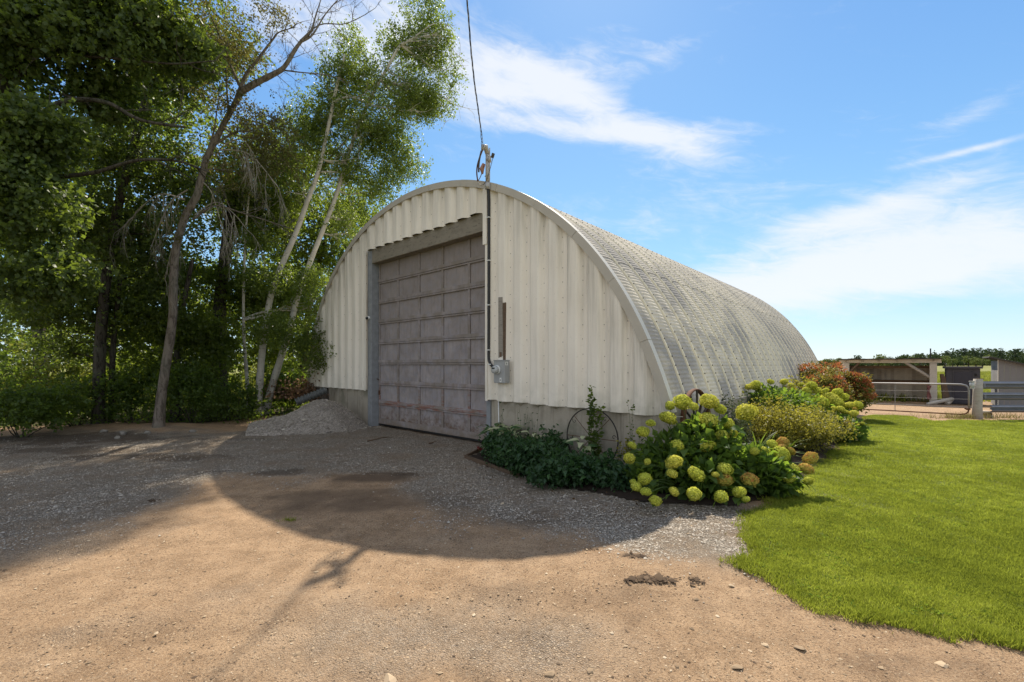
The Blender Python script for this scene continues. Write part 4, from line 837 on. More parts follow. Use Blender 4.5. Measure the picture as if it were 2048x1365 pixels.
tree('forest_tree', 'stout dark trunked tree between the leaning tree and the birches', [PP_([(443, 842), (441, 780), (438, 700), (440, 600), (455, 480), (470, 380)], 15.2)],
     [E(450, 400, 15.8, 120, 110, 8500), E(540, 430, 16, 100, 110, 6500), E(400, 560, 15.4, 130, 80, 6500), E(520, 580, 15.8, 110, 80, 5500), E(500, 300, 16, 90, 80, 4200), E(590, 330, 16.5, 70, 70, 3200), E(490, 640, 17, 100, 80, 4200)], .10, M_backlit, M_dbark, 'trees crowding the left side', .9, (.45, .9), (.25, .15), .06, 10, .3, .75)
tree('forest_tree', 'slender tree with low bright leafy boughs right behind the leaning trunk', [PP_([(352, 850), (352, 760), (362, 640), (385, 520)], 13.4)], [E(385, 655, 13.2, 100, 45, 4500), E(300, 640, 13.2, 90, 60, 4200), E(450, 690, 13.6, 70, 32, 2600), E(345, 740, 13.4, 110, 42, 3600)], .085, M_backlit, M_dbark, 'trees crowding the left side', .9, (.3, .6), (.13, .05), .05, 7, .35, .8, tone0=-.1)
tree('forest_tree', 'leafy tree filling the gap behind the birch trunks beside the barn', [PP_([(600, 830), (608, 720), (620, 600), (650, 480)], 18.5)],
     [E(640, 500, 18.5, 85, 120, 7500), E(590, 600, 18, 70, 90, 4800), E(700, 420, 19, 60, 70, 3800), E(580, 420, 18, 80, 90, 4500), E(560, 700, 18, 60, 60, 3000)], .11, M_backlit, M_dbark, 'trees crowding the left side', .9, (.5, 1.0), (.18, .08), .05, 7, .3, .75)
tree('forest_tree', 'tall dense tree standing deep behind the left edge foliage', [PP_([(90, 850), (80, 700), (70, 500), (60, 300)], 17.5)],
     [E(60, 300, 17.5, 130, 130, 5500), E(160, 420, 17.5, 130, 120, 5500), E(20, 520, 17.5, 120, 110, 4500), E(230, 560, 18, 120, 80, 4200), E(280, 220, 18, 140, 110, 5500)], .13, M_backlit, M_dbark, 'trees crowding the left side', .9, (.6, 1.1), (.25, .12), .05, 8, .3, .75)
for px, py, d, rx, ry, n, lb in ((-40, 560, 30, 150, 230, 7000, 'broad sunlit tree at the far side of the meadow, furthest left'), (110, 640, 34, 120, 170, 5000, 'yellow green tree beyond the meadow left of the black trunks'), (270, 600, 32, 130, 200, 6000, 'tall sunlit tree across the meadow behind the black trunks'), (410, 650, 36, 110, 160, 4500, 'yellow green tree across the meadow right of the leaning trunk'), (545, 620, 30, 110, 190, 5500, 'sunlit tree far behind the birches')):
    tree('meadow_tree', lb, [PP_([(px, 800), (px + 5, 700), (px - 5, py)], d)], [E(px, py, d, rx, ry, n), E(px + 30, py + ry * .5, d, rx * 1.1, ry * .55, n // 2)], .24, M_backlit, M_dbark, 'sunlit trees beyond the meadow', .6, (1.0, 1.9), (.25, .12), .1, 5, .2, .8, cnt=1.0)
# birches
def bir(t, base, allp):
    for pts_, r0, dd_ in (([(636, 345), (665, 310), (700, 270), (740, 200)], .05, 15), ([(655, 262), (690, 215), (760, 160), (800, 90)], .045, 15.2), ([(650, 450), (700, 330), (770, 250), (840, 170)], .04, 15.4)):
        q = [Vector(p) - base for p in PP_(pts_, dd_)]; mb = MB(); s_ = trunk_tube(mb, q, r0, .012, 7); twigs(mb, s_, .010, 2, 10, 1.1, .8, .2, .25); mb.obj('limb', M_birch, t, True)
tree('birch_tree', 'white birch nearest the gravel pile, its dark notched trunk leaning right', [PP_([(515, 842), (519, 770), (526, 690), (540, 600), (560, 540), (590, 470), (616, 400), (636, 345), (655, 262), (672, 180), (690, 110)], 14.4)],
     [E(700, 150, 14.9, 75, 65, 3600), E(655, 210, 14.8, 50, 60, 2000), E(730, 240, 15.0, 85, 70, 4300), E(690, 330, 15, 60, 55, 2600), E(640, 300, 14.8, 55, 60, 2200), E(625, 240, 14.8, 40, 50, 1400), E(700, 90, 15, 40, 40, 1000), E(600, 380, 15, 70, 50, 2200)], .066, M_birchl, M_birch, 'white barked birches beside the barn', 1.5, (.22, .55), (.115, .04), .05, 12, .55, .75, bir, cnt=2.1)
tree('birch_tree', 'white birch with the trunk that splays furthest towards the barn', [PP_([(528, 836), (545, 770), (562, 715), (578, 665), (596, 590), (622, 520), (648, 455), (672, 392), (700, 300), (740, 200), (800, 90)], 14.9)],
     [E(820, 90, 15.6, 70, 65, 4300), E(870, 80, 15.7, 40, 70, 2000), E(790, 190, 15.4, 90, 70, 5200), E(850, 200, 15.6, 60, 60, 3000), E(770, 280, 15.3, 75, 50, 3600), E(800, 330, 15.4, 55, 40, 2000), E(740, 370, 15.4, 60, 45, 2400), E(690, 440, 15.4, 50, 55, 2000), E(848, 8, 15.8, 60, 40, 1400), E(900, 150, 15.8, 26, 50, 700)], .066, M_birchl, M_birch, 'white barked birches beside the barn', 1.3, (.22, .5), (.12, .04), .05, 16, .55, .75, cnt=2.1)
tree('birch_tree', 'thinnest birch with a straight upright trunk left of the other birches', [PP_([(498, 838), (494, 760), (488, 680), (487, 600), (489, 520), (494, 430), (505, 340)], 14.6)], [E(520, 380, 14.8, 70, 60, 2200), E(560, 320, 14.9, 70, 50, 2200), E(600, 250, 15, 50, 40, 1200), E(520, 480, 14.8, 60, 50, 1500), E(560, 650, 14, 65, 50, 1900), E(620, 690, 14.2, 50, 60, 1900), E(530, 560, 14.2, 60, 40, 1200), E(610, 560, 14.6, 55, 45, 1200), E(640, 620, 15.5, 40, 60, 1200)], .066, M_birchl, M_birch, 'white barked birches beside the barn', 1.2, (.22, .5), (.06, .025), .03, 7, .5, .75, cnt=2.2)
# shrubs under the trees
def shrub(name, label, x, y, r, h, n, leaf, mat, group=None, asp=.62, sub=(.18, .36), droop=.1, tone0=0, cat='bush', stems=7, twl=.22, smat=None, flat=1.0):
    z0 = gz1(x, y); t = thing(name, label, cat, (x, y, z0), 0, group); mb = MB()
    env = [(0, 0, h * .52, r, r * flat, h * .5, n)]; o, subs = crown(env, 1.0, leaf, mat, 'foliage', t, (0, 0, 0), sub, droop, asp, twl, tone0)
    for c, rr in subs[:stems]: mb.tube(wig((c[0] * .15, c[1] * .15, -.02), tuple(c), 5, .08), [.014, .012, .010, .008, .006, .004], 5, cap=False)
    mb.obj('stem', smat or M_dbark, t, True); return t
gu = 'bushes along the foot of the trees'
for (px, py, d, rpx, hpx, n, mt, lb) in [(40, 870, 10.6, 95, 110, 5200, M_under, 'leafy bush in the lower left corner of the woods'), (150, 865, 12.2, 70, 95, 3600, M_under, 'dark bush left of the two black trunks'), (262, 866, 12.9, 60, 100, 3600, M_under, 'dark green bush between the black trunks and the leaning tree'),
        (385, 862, 12.8, 62, 110, 4200, M_under, 'dark bush hugging the right foot of the leaning tree'), (470, 852, 13.6, 60, 70, 3000, M_under, 'low bush between the stout dark trunk and the birches'), (575, 835, 15.6, 55, 90, 2800, M_under, 'bush behind the birch trunks'),
        (90, 840, 15.5, 95, 110, 3600, M_sunny, 'sunlit yellow green bush behind the far left bushes'), (230, 845, 17, 80, 120, 3000, M_backlit, 'bright bush glowing behind the black trunks'), (420, 838, 16.5, 80, 110, 3600, M_backlit, 'bright bush behind the stout dark trunk'), (545, 820, 20, 70, 110, 2600, M_sunny, 'sunlit bush far behind the birches'), (330, 850, 15.2, 90, 160, 4200, M_backlit, 'tall bush behind the leaning trunk'), (-20, 830, 13.5, 80, 190, 3600, M_under, 'tall bush cut by the left edge'), (160, 800, 21, 120, 170, 3600, M_sunny, 'broad yellow green thicket beyond the woods edge'), (400, 800, 24, 140, 170, 3600, M_sunny, 'pale thicket seen through the trunks'), (640, 800, 24, 60, 150, 2000, M_backlit, 'thicket behind the barn corner')]:
    X, Y = (px - 1024) / F * d, d; shrub('woodland_bush', lb, X, Y, rpx * d / F, hpx * d / F * 1.15, n, .085 if d < 15 else .12, mt, gu, .7, (.22, .5))
n = 9000; xx = rng.uniform(-16, -6.3, n); yy = rng.uniform(11.6, 19, n); k_ = (poly_mask(xx, yy, [(-30, 11.5), (-11, 12.0), (-9.2, 12.6), (-7.2, 13.2), (-6.9, 25), (-30, 25)]) > 0); xx, yy = xx[k_], yy[k_]
D_ = rng.normal(size=(len(xx), 3)) + np.array([0, 0, .8]); tag(leaves_obj('ground_cover', np.stack([xx, yy, gz(xx, yy) + rng.uniform(0, .28, len(xx))], 1), D_, rng.uniform(.05, .11, len(xx)), M_under, asp=.7), 'low leafy ground cover under the trees', 'ground cover', kind='stuff')
# brush heap between birches and the barn corner
def brush():
    c = P(620, 775, 15.2); X, Y = c.x, c.y; n = 2600; u = rng.normal(0, 1, (n, 3)) * np.array([.75, .4, .30]); p = np.stack([u[:, 0], u[:, 1], np.abs(u[:, 2]) + .25], 1)
    M_b = leafmat('dead_leaf', (.09, .045, .025), (.22, .13, .08), (.42, .30, .22), (.3, .2, .1), .3, .8, .2)
    t = thing('brush_pile', 'heap of dry reddish brown branches and leaves behind the gravel pile', 'brush pile', (X, Y, gz1(X, Y) + .3)); leaves_obj('dead_leaves', p, rng.normal(size=(n, 3)), rng.uniform(.06, .13, n), M_b, t)
    mb = MB()
    for _ in range(46): a = Vector((rnd.gauss(0, .7), rnd.gauss(0, .35), rnd.uniform(0, .5))); b = a + Vector((rnd.uniform(-1, 1), rnd.uniform(-.4, .4), rnd.uniform(-.1, .55))); mb.tube(wig(a, b, 4, .1), [.018, .015, .012, .008, .004], 5, cap=False)
    mb.obj('dead_branches', M_brownwood, t, True)
brush()
t = thing('ribbed_drain_pipe', 'short black ribbed drain pipe leaning behind the gravel pile', 'pipe', tuple(P(592, 805, 13.3)), .5); mb = MB(); pr = []
for i in range(40): pr.append(((i * .022) , 0, i * .009))
mb.tube(pr, [.11 + .014 * (1 if i % 4 < 2 else -1) for i in range(40)], 16, cap=False); mb.obj('pipe', plain('ribbed_plastic', (.10, .105, .10), .5, .45, 0, .3, 9), t)
# gravel pile
def pile():
    cx_, cy_ = -5.55, 12.2; n_ = 70; t = thing('gravel_pile', 'knee high heap of grey gravel against the left end of the barn', 'gravel pile', (cx_, cy_, 0)); v = []
    ax = np.linspace(-1, 1, n_); A_, B_ = np.meshgrid(ax, ax); ca, sa = cos(.42), sin(.42); lx_ = A_ * 1.5; ly_ = B_ * 1.15; X = lx_ * ca - ly_ * -sa * -1; X = lx_ * ca - ly_ * sa; Y = lx_ * sa + ly_ * ca
    q = np.sqrt((A_ - .18) ** 2 * (1 + .5 * A_) + B_ ** 2); h = .74 * np.clip(1 - np.abs(q) ** 1.45, -.1, 1) + .22 * (fbm(X * 2.2 + 5, Y * 2.2, 151) - .5) + .03 * (fbm(X * 9, Y * 9, 152) - .5)
    h = np.where(q > 1.02, -.08, h); ht = h.ravel(); me = np_mesh('heap', np.stack([X.ravel(), Y.ravel(), ht + .01], 1), (np.arange(n_ - 1)[:, None] * n_ + np.arange(n_ - 1)[None]).ravel()[:, None] + np.array([0, 1, n_ + 1, n_]), M_pile, None, True); link('heap', me, t)
    k = 11000; a_ = rng.uniform(-1, 1, k); b_ = rng.uniform(-1, 1, k); q = np.sqrt((a_ - .18) ** 2 * (1 + .5 * a_) + b_ ** 2); s_ = q < 1.0; a_, b_ = a_[s_], b_[s_]; X = a_ * 1.5 * ca - b_ * 1.15 * sa; Y = a_ * 1.5 * sa + b_ * 1.15 * ca; q = q[s_]
    Z = .74 * np.clip(1 - np.abs(q) ** 1.45, -.1, 1) + .22 * (fbm(X * 2.2 + 5, Y * 2.2, 151) - .5) + .03 * (fbm(X * 9, Y * 9, 152) - .5) + .01
    kb = 320; ab = rng.uniform(0, 2 * pi, kb); rb = rng.uniform(.85, 1.18, kb); XB = np.cos(ab) * rb * 1.5 * ca - np.sin(ab) * rb * 1.15 * sa; YB = np.cos(ab) * rb * 1.5 * sa + np.sin(ab) * rb * 1.15 * ca; ob = stones('loose_stones', XB + .2, YB, np.full(kb, .01), rng.lognormal(math.log(.022), .35, kb), M_stone, t); ob['kind'] = 'stuff'
    o = stones('stones', X, Y, Z, rng.lognormal(math.log(.012), .5, len(X)), M_stone, t); o['kind'] = 'stuff'
mp = Mat('pile_gravel', .95, .12); vv = mp.voro(mp.pos(), 55, 'F1', 'Color'); ss = mp.n('ShaderNodeSeparateColor'); mp.put(vv, ss.inputs[0]); M_pile = mp.col(mp.mix(ss.outputs[0], (.16, .14, .118), (.38, .335, .285)))
pile()
def rock(name, lb, x, y, z, s, mat, cat='rock', sq=.7, grp=None):
    import bmesh
    bm = bmesh.new(); [bm.verts.new((v.x * s, v.y * s * .8, v.z * s * sq)) for v in [Vector((rnd.gauss(0, 1), rnd.gauss(0, 1), rnd.gauss(0, 1))).normalized() * rnd.uniform(.8, 1.1) for _ in range(22)]]
    bmesh.ops.convex_hull(bm, input=bm.verts[:]); me = bpy.data.meshes.new(name); bm.to_mesh(me); bm.free(); me.materials.append(mat); return tag(link(name, me, None, (x, y, z + s * sq * .5)), lb, cat, grp)
M_rock = plain('brown_rock', (.10, .065, .045), .95, .1, 0, .5, 14); M_grock = plain('grey_rock', (.22, .20, .17), .95, .1, 0, .4, 10)
rock('rock', 'dark brown rock at the right foot of the gravel pile', *G(695, 858), 0, .13, M_rock)
for px, py, s, lb in ((208, 868, .10, 'grey rock on the soil mound left of the leaning tree'), (236, 878, .08, 'small grey rock nearest the leaning tree on its left'), (246, 872, .10, 'pale round rock beside the leaning tree root'), (385, 866, .09, 'dusty rock right of the leaning tree root'), (296, 870, .09, 'flat rock touching the leaning trunk')): rock('rock', lb, *G(px, py), gz1(*G(px, py)), s, M_grock, grp='rocks round the leaning tree')
# clods and trash on the yard
def clods(px, py, sx, sy, n, lb, mat, s=.02, name='soil_clods', cat='soil clods'):
    cx_, cy_ = G(px, py); X = cx_ + rng.normal(0, sx, n); Y = cy_ + rng.normal(0, sy, n); o = stones(name, X, Y, zfull(X, Y), rng.lognormal(math.log(s), .45, n), mat, off=(0, 0, 0)); tag(o, lb, cat, kind='stuff')
M_clod = stone_mat('dark_clod', (.045, .03, .02), (.10, .068, .042), (.16, .11, .07))
clods(1305, 1160, .10, .035, 260, 'dark crumbly soil clods on the sand below the lawn corner', M_clod, .011); clods(1266, 1114, .06, .02, 90, 'small dark line of soil crumbs above the larger clods', M_clod, .010); clods(1392, 1158, .03, .02, 30, 'few dark crumbs right of the soil clods', M_clod, .010); clods(1180, 1102, .03, .012, 25, 'tiny cluster of crumbs left on the sand edge', M_clod, .008); clods(303, 1004, .05, .02, 30, 'tiny dark clod in the shaded left gravel', M_clod, .013)
for a, b, lb in (((735, 884), (785, 877), 'rusty brown stick lying before the barn door'), ((858, 889), (872, 885), 'short dark stick near the barn door'), ((690, 1157), (730, 1150), 'twig on the sand')):
    if 'twig' in lb: continue
    p0, p1 = G(*a), G(*b); o = thing('stick', lb, 'stick', (p0[0], p0[1], gz1(*p0) + .02)); MB().tube(wig((0, 0, 0), (p1[0] - p0[0], p1[1] - p0[1], .01), 5, .06), [.018, .016, .014, .012, .010, .006], 6).obj('stick', M_brownwood, o, True)
cx_, cy_ = G(578, 1042); n = 90; tag(blades('weed_tuft', cx_ + rng.normal(0, .05, n), cy_ + rng.normal(0, .025, n), np.full(n, gz1(cx_, cy_)), np.full(n, .03), .008, M_grass, 1.5), 'tiny green weed tuft on the sand at the shadow edge', 'weed', kind='stuff')
# ---------------------------------------------------------------- far country on the right
def wood(name, lb, rows, n_per, leaf, mat, kind=None, cat='trees'):
    pass
M_far = leafmat('far_foliage', (.030, .050, .020), (.050, .075, .028), (.085, .11, .035), (.08, .12, .03), .15, .8, .15)
M_farl = leafmat('far_light_foliage', (.07, .10, .03), (.12, .15, .04), (.19, .21, .06), (.16, .2, .05), .2, .8, .15)
M_pine = leafmat('pine_foliage', (.012, .026, .014), (.024, .042, .022), (.045, .065, .03), (.03, .05, .02), .1, .8, .15)
def blobcrown(PX, PYtop, d, wpx, mat, n, name, parent=None, loc=(0, 0, 0)):
    pass
PTS, DDs, SS = [], [], []
topl = [(-400, 700), (900, 716), (1640, 720), (1700, 718), (1760, 719), (1800, 712), (1830, 708), (1870, 702), (1920, 698), (2048, 697), (2300, 694), (3200, 690)]
for i in range(240):
    px = rng.uniform(-300, 3000) if i % 2 else rng.uniform(1620, 2120); tp = np.interp(px, [a for a, b in topl], [b for a, b in topl]); d = rng.uniform(255, 300) if px > 1780 else rng.uniform(300, 420)
    X = (px - 1024) / F * d; zt = EYE + (HZ - tp - rng.uniform(-2, 7)) / F * d; zb_ = gz1(X, d); r = rng.uniform(2.2, 4.5); n = 200; u = rng.normal(size=(n, 3)); u /= np.linalg.norm(u, axis=1, keepdims=True); u *= rng.random((n, 1)) ** .3
    c = np.array([X, d, (zt + zb_) / 2]); PTS.append(c + np.array([0, 0, -(zt - zb_) * .12]) + u * np.array([r * 1.25, r, max(1.2, (zt - zb_) * .62)])); DDs.append(rng.normal(size=(n, 3))); SS.append(rng.uniform(.5, 1.3, n))
PTS = np.concatenate(PTS); tnt = np.clip(.4 + .9 * (fbm(PTS[:, 0] * .12, PTS[:, 1] * .12, 171) - .5) + rng.normal(0, .12, len(PTS)), 0, 1)
tag(leaves_obj('distant_wood', PTS, np.concatenate(DDs), np.concatenate(SS), M_far, asp=.9, tint=tnt), 'distant dark green wood along the horizon beyond the field', 'wood', kind='stuff')
def fartree(px, tp, bp, d, wpx, mat, lb, n=420, pine=False, grp=None):
    X = (px - 1024) / F * d; zb_ = gz1(X, d); zt = EYE + (HZ - tp) / F * d; h = zt - zb_; r = wpx * d / F / 2; t = thing('pine_tree' if pine else 'distant_tree', lb, 'tree', (X, d, zb_), 0, grp)
    k = 9; pts_ = []
    for _ in range(k):
        u = rng.normal(size=3); u /= np.linalg.norm(u); f_ = rng.random(); c = np.array([u[0] * r * (.7 if not pine else .8 * (1 - f_ * .6)), u[1] * r * .7, h * (.35 + .55 * f_)]); m_ = n // k; v = rng.normal(size=(m_, 3)); v /= np.linalg.norm(v, axis=1, keepdims=True); v *= rng.random((m_, 1)) ** .4; pts_.append(c + v * np.array([r * .5, r * .5, h * (.16 if not pine else .07)]))
    p = np.concatenate(pts_); p = p[p[:, 2] > 0]; s_ = r * .16 + .12; leaves_obj('crown', p, rng.normal(size=(len(p), 3)), rng.uniform(.7, 1.3, len(p)) * s_, mat, t, asp=.85, tint=np.clip(.45 + .5 * (p[:, 2] / h - .6) + rng.normal(0, .14, len(p)), 0, 1))
    MB().tube([(0, 0, -.2), (0, 0, h * .5), (0, 0, h * .93)], [r * .09 + .05, r * .06 + .04, .03], 6).obj('trunk', M_dbark, t, True)
gpn = 'pines rising from the distant wood'; gft = 'distant trees beyond the field'
for px, tp, w_, lb in ((1928, 694, 13, 'tallest dark pine left of centre in the distant wood'), (1950, 693, 11, 'dark pine with a ragged top above the outhouse'), (1962, 694, 9, 'narrow pine beside the ragged topped one'), (1979, 696, 10, 'small pine top between the outhouse and the grey shed'), (2002, 695, 11, 'pine top above the grey shed roof'), (2030, 694, 14, 'broad pine top near the right frame edge'), (1898, 699, 12, 'pine at the left end of the tall wood')): fartree(px, tp, 0, 248, w_, M_pine, lb, 420, True, gpn)
for px, tp, d, w_, mt, lb in ((1890, 708, 170, 22, M_farl, 'light green field tree right of the thin pole'), (1915, 716, 165, 18, M_far, 'round field tree left of the outhouse'), (1937, 712, 165, 22, M_farl, 'pale field tree over the outhouse'), (1905, 718, 160, 16, M_farl, 'low pale tree at the foot of the wood'), (1965, 711, 170, 22, M_farl, 'olive field tree right of the outhouse'), (1983, 718, 160, 14, M_farl, 'small light tree left of the grey shed'), (1952, 719, 158, 18, M_farl, 'low light tree behind the outhouse roof'),
        (1712, 711, 150, 20, M_far, 'round topped tree above the left end of the shelter'), (1680, 717, 150, 26, M_farl, 'hazy tree left of the shelter'), (1757, 711, 120, 34, M_farl, 'light green feathery tree over the shelter roof'), (1781, 712, 160, 10, M_far, 'small dark tree over the shelter'), (1805, 709, 150, 22, M_far, 'dark crown above the right half of the shelter'), (1828, 713, 130, 18, M_farl, 'light crown above the shelter roof right side'), (1840, 708, 200, 22, M_far, 'dark tree left of the thin pole'), (1660, 719, 140, 26, M_farl, 'low hazy tree at the barn end')): fartree(px, tp, 0, d, w_, mt, lb, 420, False, gft)
# rough field grass behind the yard
n = 62000; yy = 24 + 70 * rng.random(n) ** 1.6; xx = rng.uniform(.7, 1.3, n) * yy; k_ = (yy > 25.5 + rng.normal(0, .6, n)); xx, yy = xx[k_], yy[k_]; tag(blades('field_grass', xx, yy, gz(xx, yy), .25 + .30 * fbm(xx * .6, yy * .6, 181), .045 + yy * .0008, M_sunny, .7), 'tall yellow green field grass behind the outhouse', 'grass', kind='stuff')
n = 26000; yy = rng.uniform(17, 60, n); xx = rng.uniform(-1.25, -.42, n) * yy; tag(blades('meadow_grass', xx, yy, gz(xx, yy), .35 + .4 * fbm(xx * .6, yy * .6, 182), .06 + yy * .001, M_sunny, .7), 'sunlit meadow grass glimpsed through the trees', 'grass', kind='stuff')
for (cx_, cy_, sx, sy, n, lb) in ((pt(1868, 24.5), 24.4, .5, .3, 350, 'dry weeds around the shelter corner'), (gp[0] - .35, gp[1] + .1, .35, .12, 260, 'dry weeds at the foot of the gate post'), (pt(1985, 14.6), 14.6, 1.2, .15, 500, 'thin dry grass under the guard rails')):
    xx, yy = rng.normal(cx_, sx, n), rng.normal(cy_, sy, n); tag(blades('dry_weeds', xx, yy, gz(xx, yy), np.full(n, .22), .014, M_dry, .8), lb, 'weeds', kind='stuff')
# ---------------------------------------------------------------- flower bed along the barn
M_hyleaf = leafmat('hydrangea_leaf', (.034, .068, .016), (.066, .115, .026), (.13, .185, .04), (.28, .42, .04), .45, .6, .25)
M_hyhead = leafmat('lime_floret', (.42, .42, .06), (.70, .66, .11), (.90, .82, .26), (.70, .68, .09), .3, .8, .15)
M_hyrust = leafmat('browned_floret', (.34, .38, .07), (.58, .50, .11), (.48, .20, .06), (.5, .38, .07), .25, .75, .2)
def vary(mat, a, b, f=.75):
    # some heads are greener, some creamier
    t = mat.node_tree; bs = t.nodes['Principled BSDF']; l = bs.inputs['Base Color'].links[0]; src = l.from_socket
    oi = t.nodes.new('ShaderNodeObjectInfo'); mx_ = t.nodes.new('ShaderNodeMix'); mx_.data_type = 'RGBA'; mx_.inputs[6].default_value = a + (1,); mx_.inputs[7].default_value = b + (1,); t.links.new(oi.outputs['Random'], mx_.inputs[0])
    m2 = t.nodes.new('ShaderNodeMix'); m2.data_type = 'RGBA'; m2.blend_type = 'MULTIPLY'; m2.inputs[0].default_value = f; t.links.new(src, m2.inputs[6]); t.links.new(mx_.outputs[2], m2.inputs[7]); t.links.new(m2.outputs[2], bs.inputs['Base Color'])
vary(M_hyhead, (.66, .84, .58), (1.0, .98, .95)); vary(M_hyrust, (.85, .75, .7), (1.0, 1.0, .9))
M_core = plain('floret_core', (.30, .32, .06), .9, .1)
def head_mesh(mat, seed, n=420, top=None):
    r_ = np.random.default_rng(seed); i = np.arange(n) + .5; ph = np.arccos(1 - 2 * i / n); th = pi * (1 + 5 ** .5) * i
    N = np.stack([np.cos(th) * np.sin(ph), np.sin(th) * np.sin(ph), np.cos(ph)], 1); N += r_.normal(0, .05, N.shape); N /= np.linalg.norm(N, axis=1, keepdims=True)
    rad = (1 + r_.normal(0, .055, n) + .24 * (vnoise(N[:, 0] * 1.6 + seed * 7, N[:, 1] * 1.6 + N[:, 2] * 1.3) - .5)) ; c = N * rad[:, None]; c[:, 2] *= .88
    T = np.cross(N, r_.normal(size=(n, 3))); T /= np.linalg.norm(T, axis=1, keepdims=True); B = np.cross(N, T); s = r_.uniform(.085, .17, n)[:, None]
    v = np.zeros((n, 5, 3)); v[:, 0] = c - N * .05; 
    for k, (a, b) in enumerate(((1, 0), (0, 1), (-1, 0), (0, -1))): v[:, k + 1] = c + (T * a + B * b) * s + N * r_.uniform(-.03, .08, (n, 1)) + r_.normal(0, .012, (n, 3))
    f = (np.arange(n)[:, None, None] * 5 + np.array([(0, 1, 2), (0, 2, 3), (0, 3, 4), (0, 4, 1)])[None]).reshape(-1, 3)
    t = np.clip(.5 + r_.normal(0, .2, n) + (0 if top is None else top * N[:, 2]), 0, 1); me = np_mesh('flower_head', v.reshape(-1, 3), f, mat, {'tint': np.repeat(t, 5)})
    return me
heads = [head_mesh(M_hyhead, s) for s in (1, 2, 3, 4)]; rheads = [head_mesh(M_hyrust, s, top=.38) for s in (5, 6)]
_cb = MB(); _n = 8
import bmesh
_bm = bmesh.new(); bmesh.ops.create_icosphere(_bm, subdivisions=2, radius=.80); core_me = bpy.data.meshes.new('core'); _bm.to_mesh(core_me); _bm.free(); core_me.materials.append(M_core)
def leaf_mesh(L=1.0, W=.62, seed=0, nu=6, droop=.28, mat=None, name='leaf', fold=.16):
    r_ = random.Random(seed); v = []; f = []
    for i in range(nu + 1):
        u = i / nu; w_ = W * .5 * (sin(pi * min(1, u * 1.02) ** .72) ** .85 if 0 < u < 1 else 0) + (.006 if i in (0, nu) else 0); z_ = -droop * u * u * L + .12 * sin(pi * u) * L
        for k in (-1, -.5, 0, .5, 1): v.append((u * L, w_ * k * (1 + .06 * (i % 2)), z_ + fold * abs(k) * w_ + .02 * sin(u * 9 + k * 3 + seed)))
    for i in range(nu):
        for k in range(4): q = i * 5 + k; f.append((q, q + 5, q + 6, q + 1))
    me = np_mesh(name, np.array(v), np.array(f), mat, {'tint': np.full(len(v), r_.uniform(.25, .85))}, True); return me
hl = [leaf_mesh(1, .66, s, 6, .18 + .06 * s, M_hyleaf) for s in range(6)]
for q, m_ in enumerate(hl): m_.attributes['tint'].data.foreach_set('value', [.15 + .15 * q] * len(m_.vertices))
def put_leaf(parent, p, d, s, meshes, name='leaf'):
    d = Vector(d).normalized(); upv = Vector((rnd.gauss(0, .35), rnd.gauss(0, .35), 1)); y_ = upv.cross(d)
    if y_.length < 1e-3: y_ = Vector((0, 1, 0))
    y_.normalize(); z_ = d.cross(y_); Mx = Matrix((d, y_, z_)).transposed(); return link(name, meshes[rnd.randrange(len(meshes))], parent, p, Mx.to_euler(), (s, s, s))
def hydrangea(name, label, base, hs, nleaf, nstuff, env, group=None, leafs=(.11, .19), lf=None, grain=(.10, .16)):
    """hs: flower heads (x,y,z,r,rust)"""
    t = thing(name, label, 'shrub', base, 0, group); b = Vector(base); root = Vector((0, 0, 0)); sb = MB(); tips = []
    for (x_, y_, z_, r_, ru) in hs:
        p = Vector((x_, y_, z_)) - b; h = link('flower_head', (rheads if ru else heads)[rnd.randrange(2 if ru else 4)], t, p, (rnd.uniform(-.6, .6), rnd.uniform(-.6, .6), rnd.uniform(0, 6)), (r_ * rnd.uniform(.92, 1.12), r_ * rnd.uniform(.92, 1.1), r_ * rnd.uniform(.72, 1.0)))
        link('flower_core', core_me, h, (0, 0, 0), (0, 0, 0), (1, 1, .86))
        r0 = Vector((p.x * .35 + rnd.uniform(-.15, .15), p.y * .35 + rnd.uniform(-.1, .1) + .15, 0)); st = smooth_path([r0, r0.lerp(p, .5) + Vector((0, 0, .08)), p - Vector((0, 0, r_ * .5))], 5); sb.tube(st, [.008 * (1 - .5 * i / len(st)) for i in range(len(st))], 5, cap=False); tips.append((st, r_))
    sb.obj('stems', M_stem, t, True)['kind'] = 'stuff'
    k = 0
    while k < nleaf:
        if rnd.random() < .55: st, r_ = tips[k % len(tips)]; p = st[rnd.randint(len(st) // 3, len(st) - 2)] + Vector((0, 0, -.02))
        else:
            e = env[rnd.randrange(len(env))]; u = Vector([rnd.gauss(0, 1) for _ in range(3)]).normalized(); p = Vector((e[0] + u.x * e[3] * .93, e[1] + u.y * e[4] * .93, e[2] + u.z * e[5] * .93)) - b
            if u.y > .45 and rnd.random() < .8: continue
        if p.z < .06: continue
        d_ = Vector((p.x * .7, p.y * .7 - .15, .05)).normalized() + Vector((rnd.gauss(0, .6), rnd.gauss(0, .6), rnd.gauss(-.12, .3)))
        put_leaf(t, p, d_, rnd.uniform(*leafs), hl); k += 1
    PPl, DD = [], []
    for e in env:
        n_ = int(nstuff / len(env)); u = rng.normal(size=(n_, 3)); u /= np.linalg.norm(u, axis=1, keepdims=True); q = rng.random((n_, 1)) ** .5 * .92; PPl.append(np.array(e[:3]) - np.array(base) + u * q * np.array(e[3:6])); DD.append(u + rng.normal(0, .6, (n_, 3)) + np.array([0, 0, -.1]))
    PPl = np.concatenate(PPl); DD = np.concatenate(DD); kk = PPl[:, 2] > .03
    o = leaves_obj('foliage', PPl[kk], DD[kk], rng.uniform(*grain, kk.sum()), M_hyleaf, t, asp=.7); o['kind'] = 'stuff'; return t
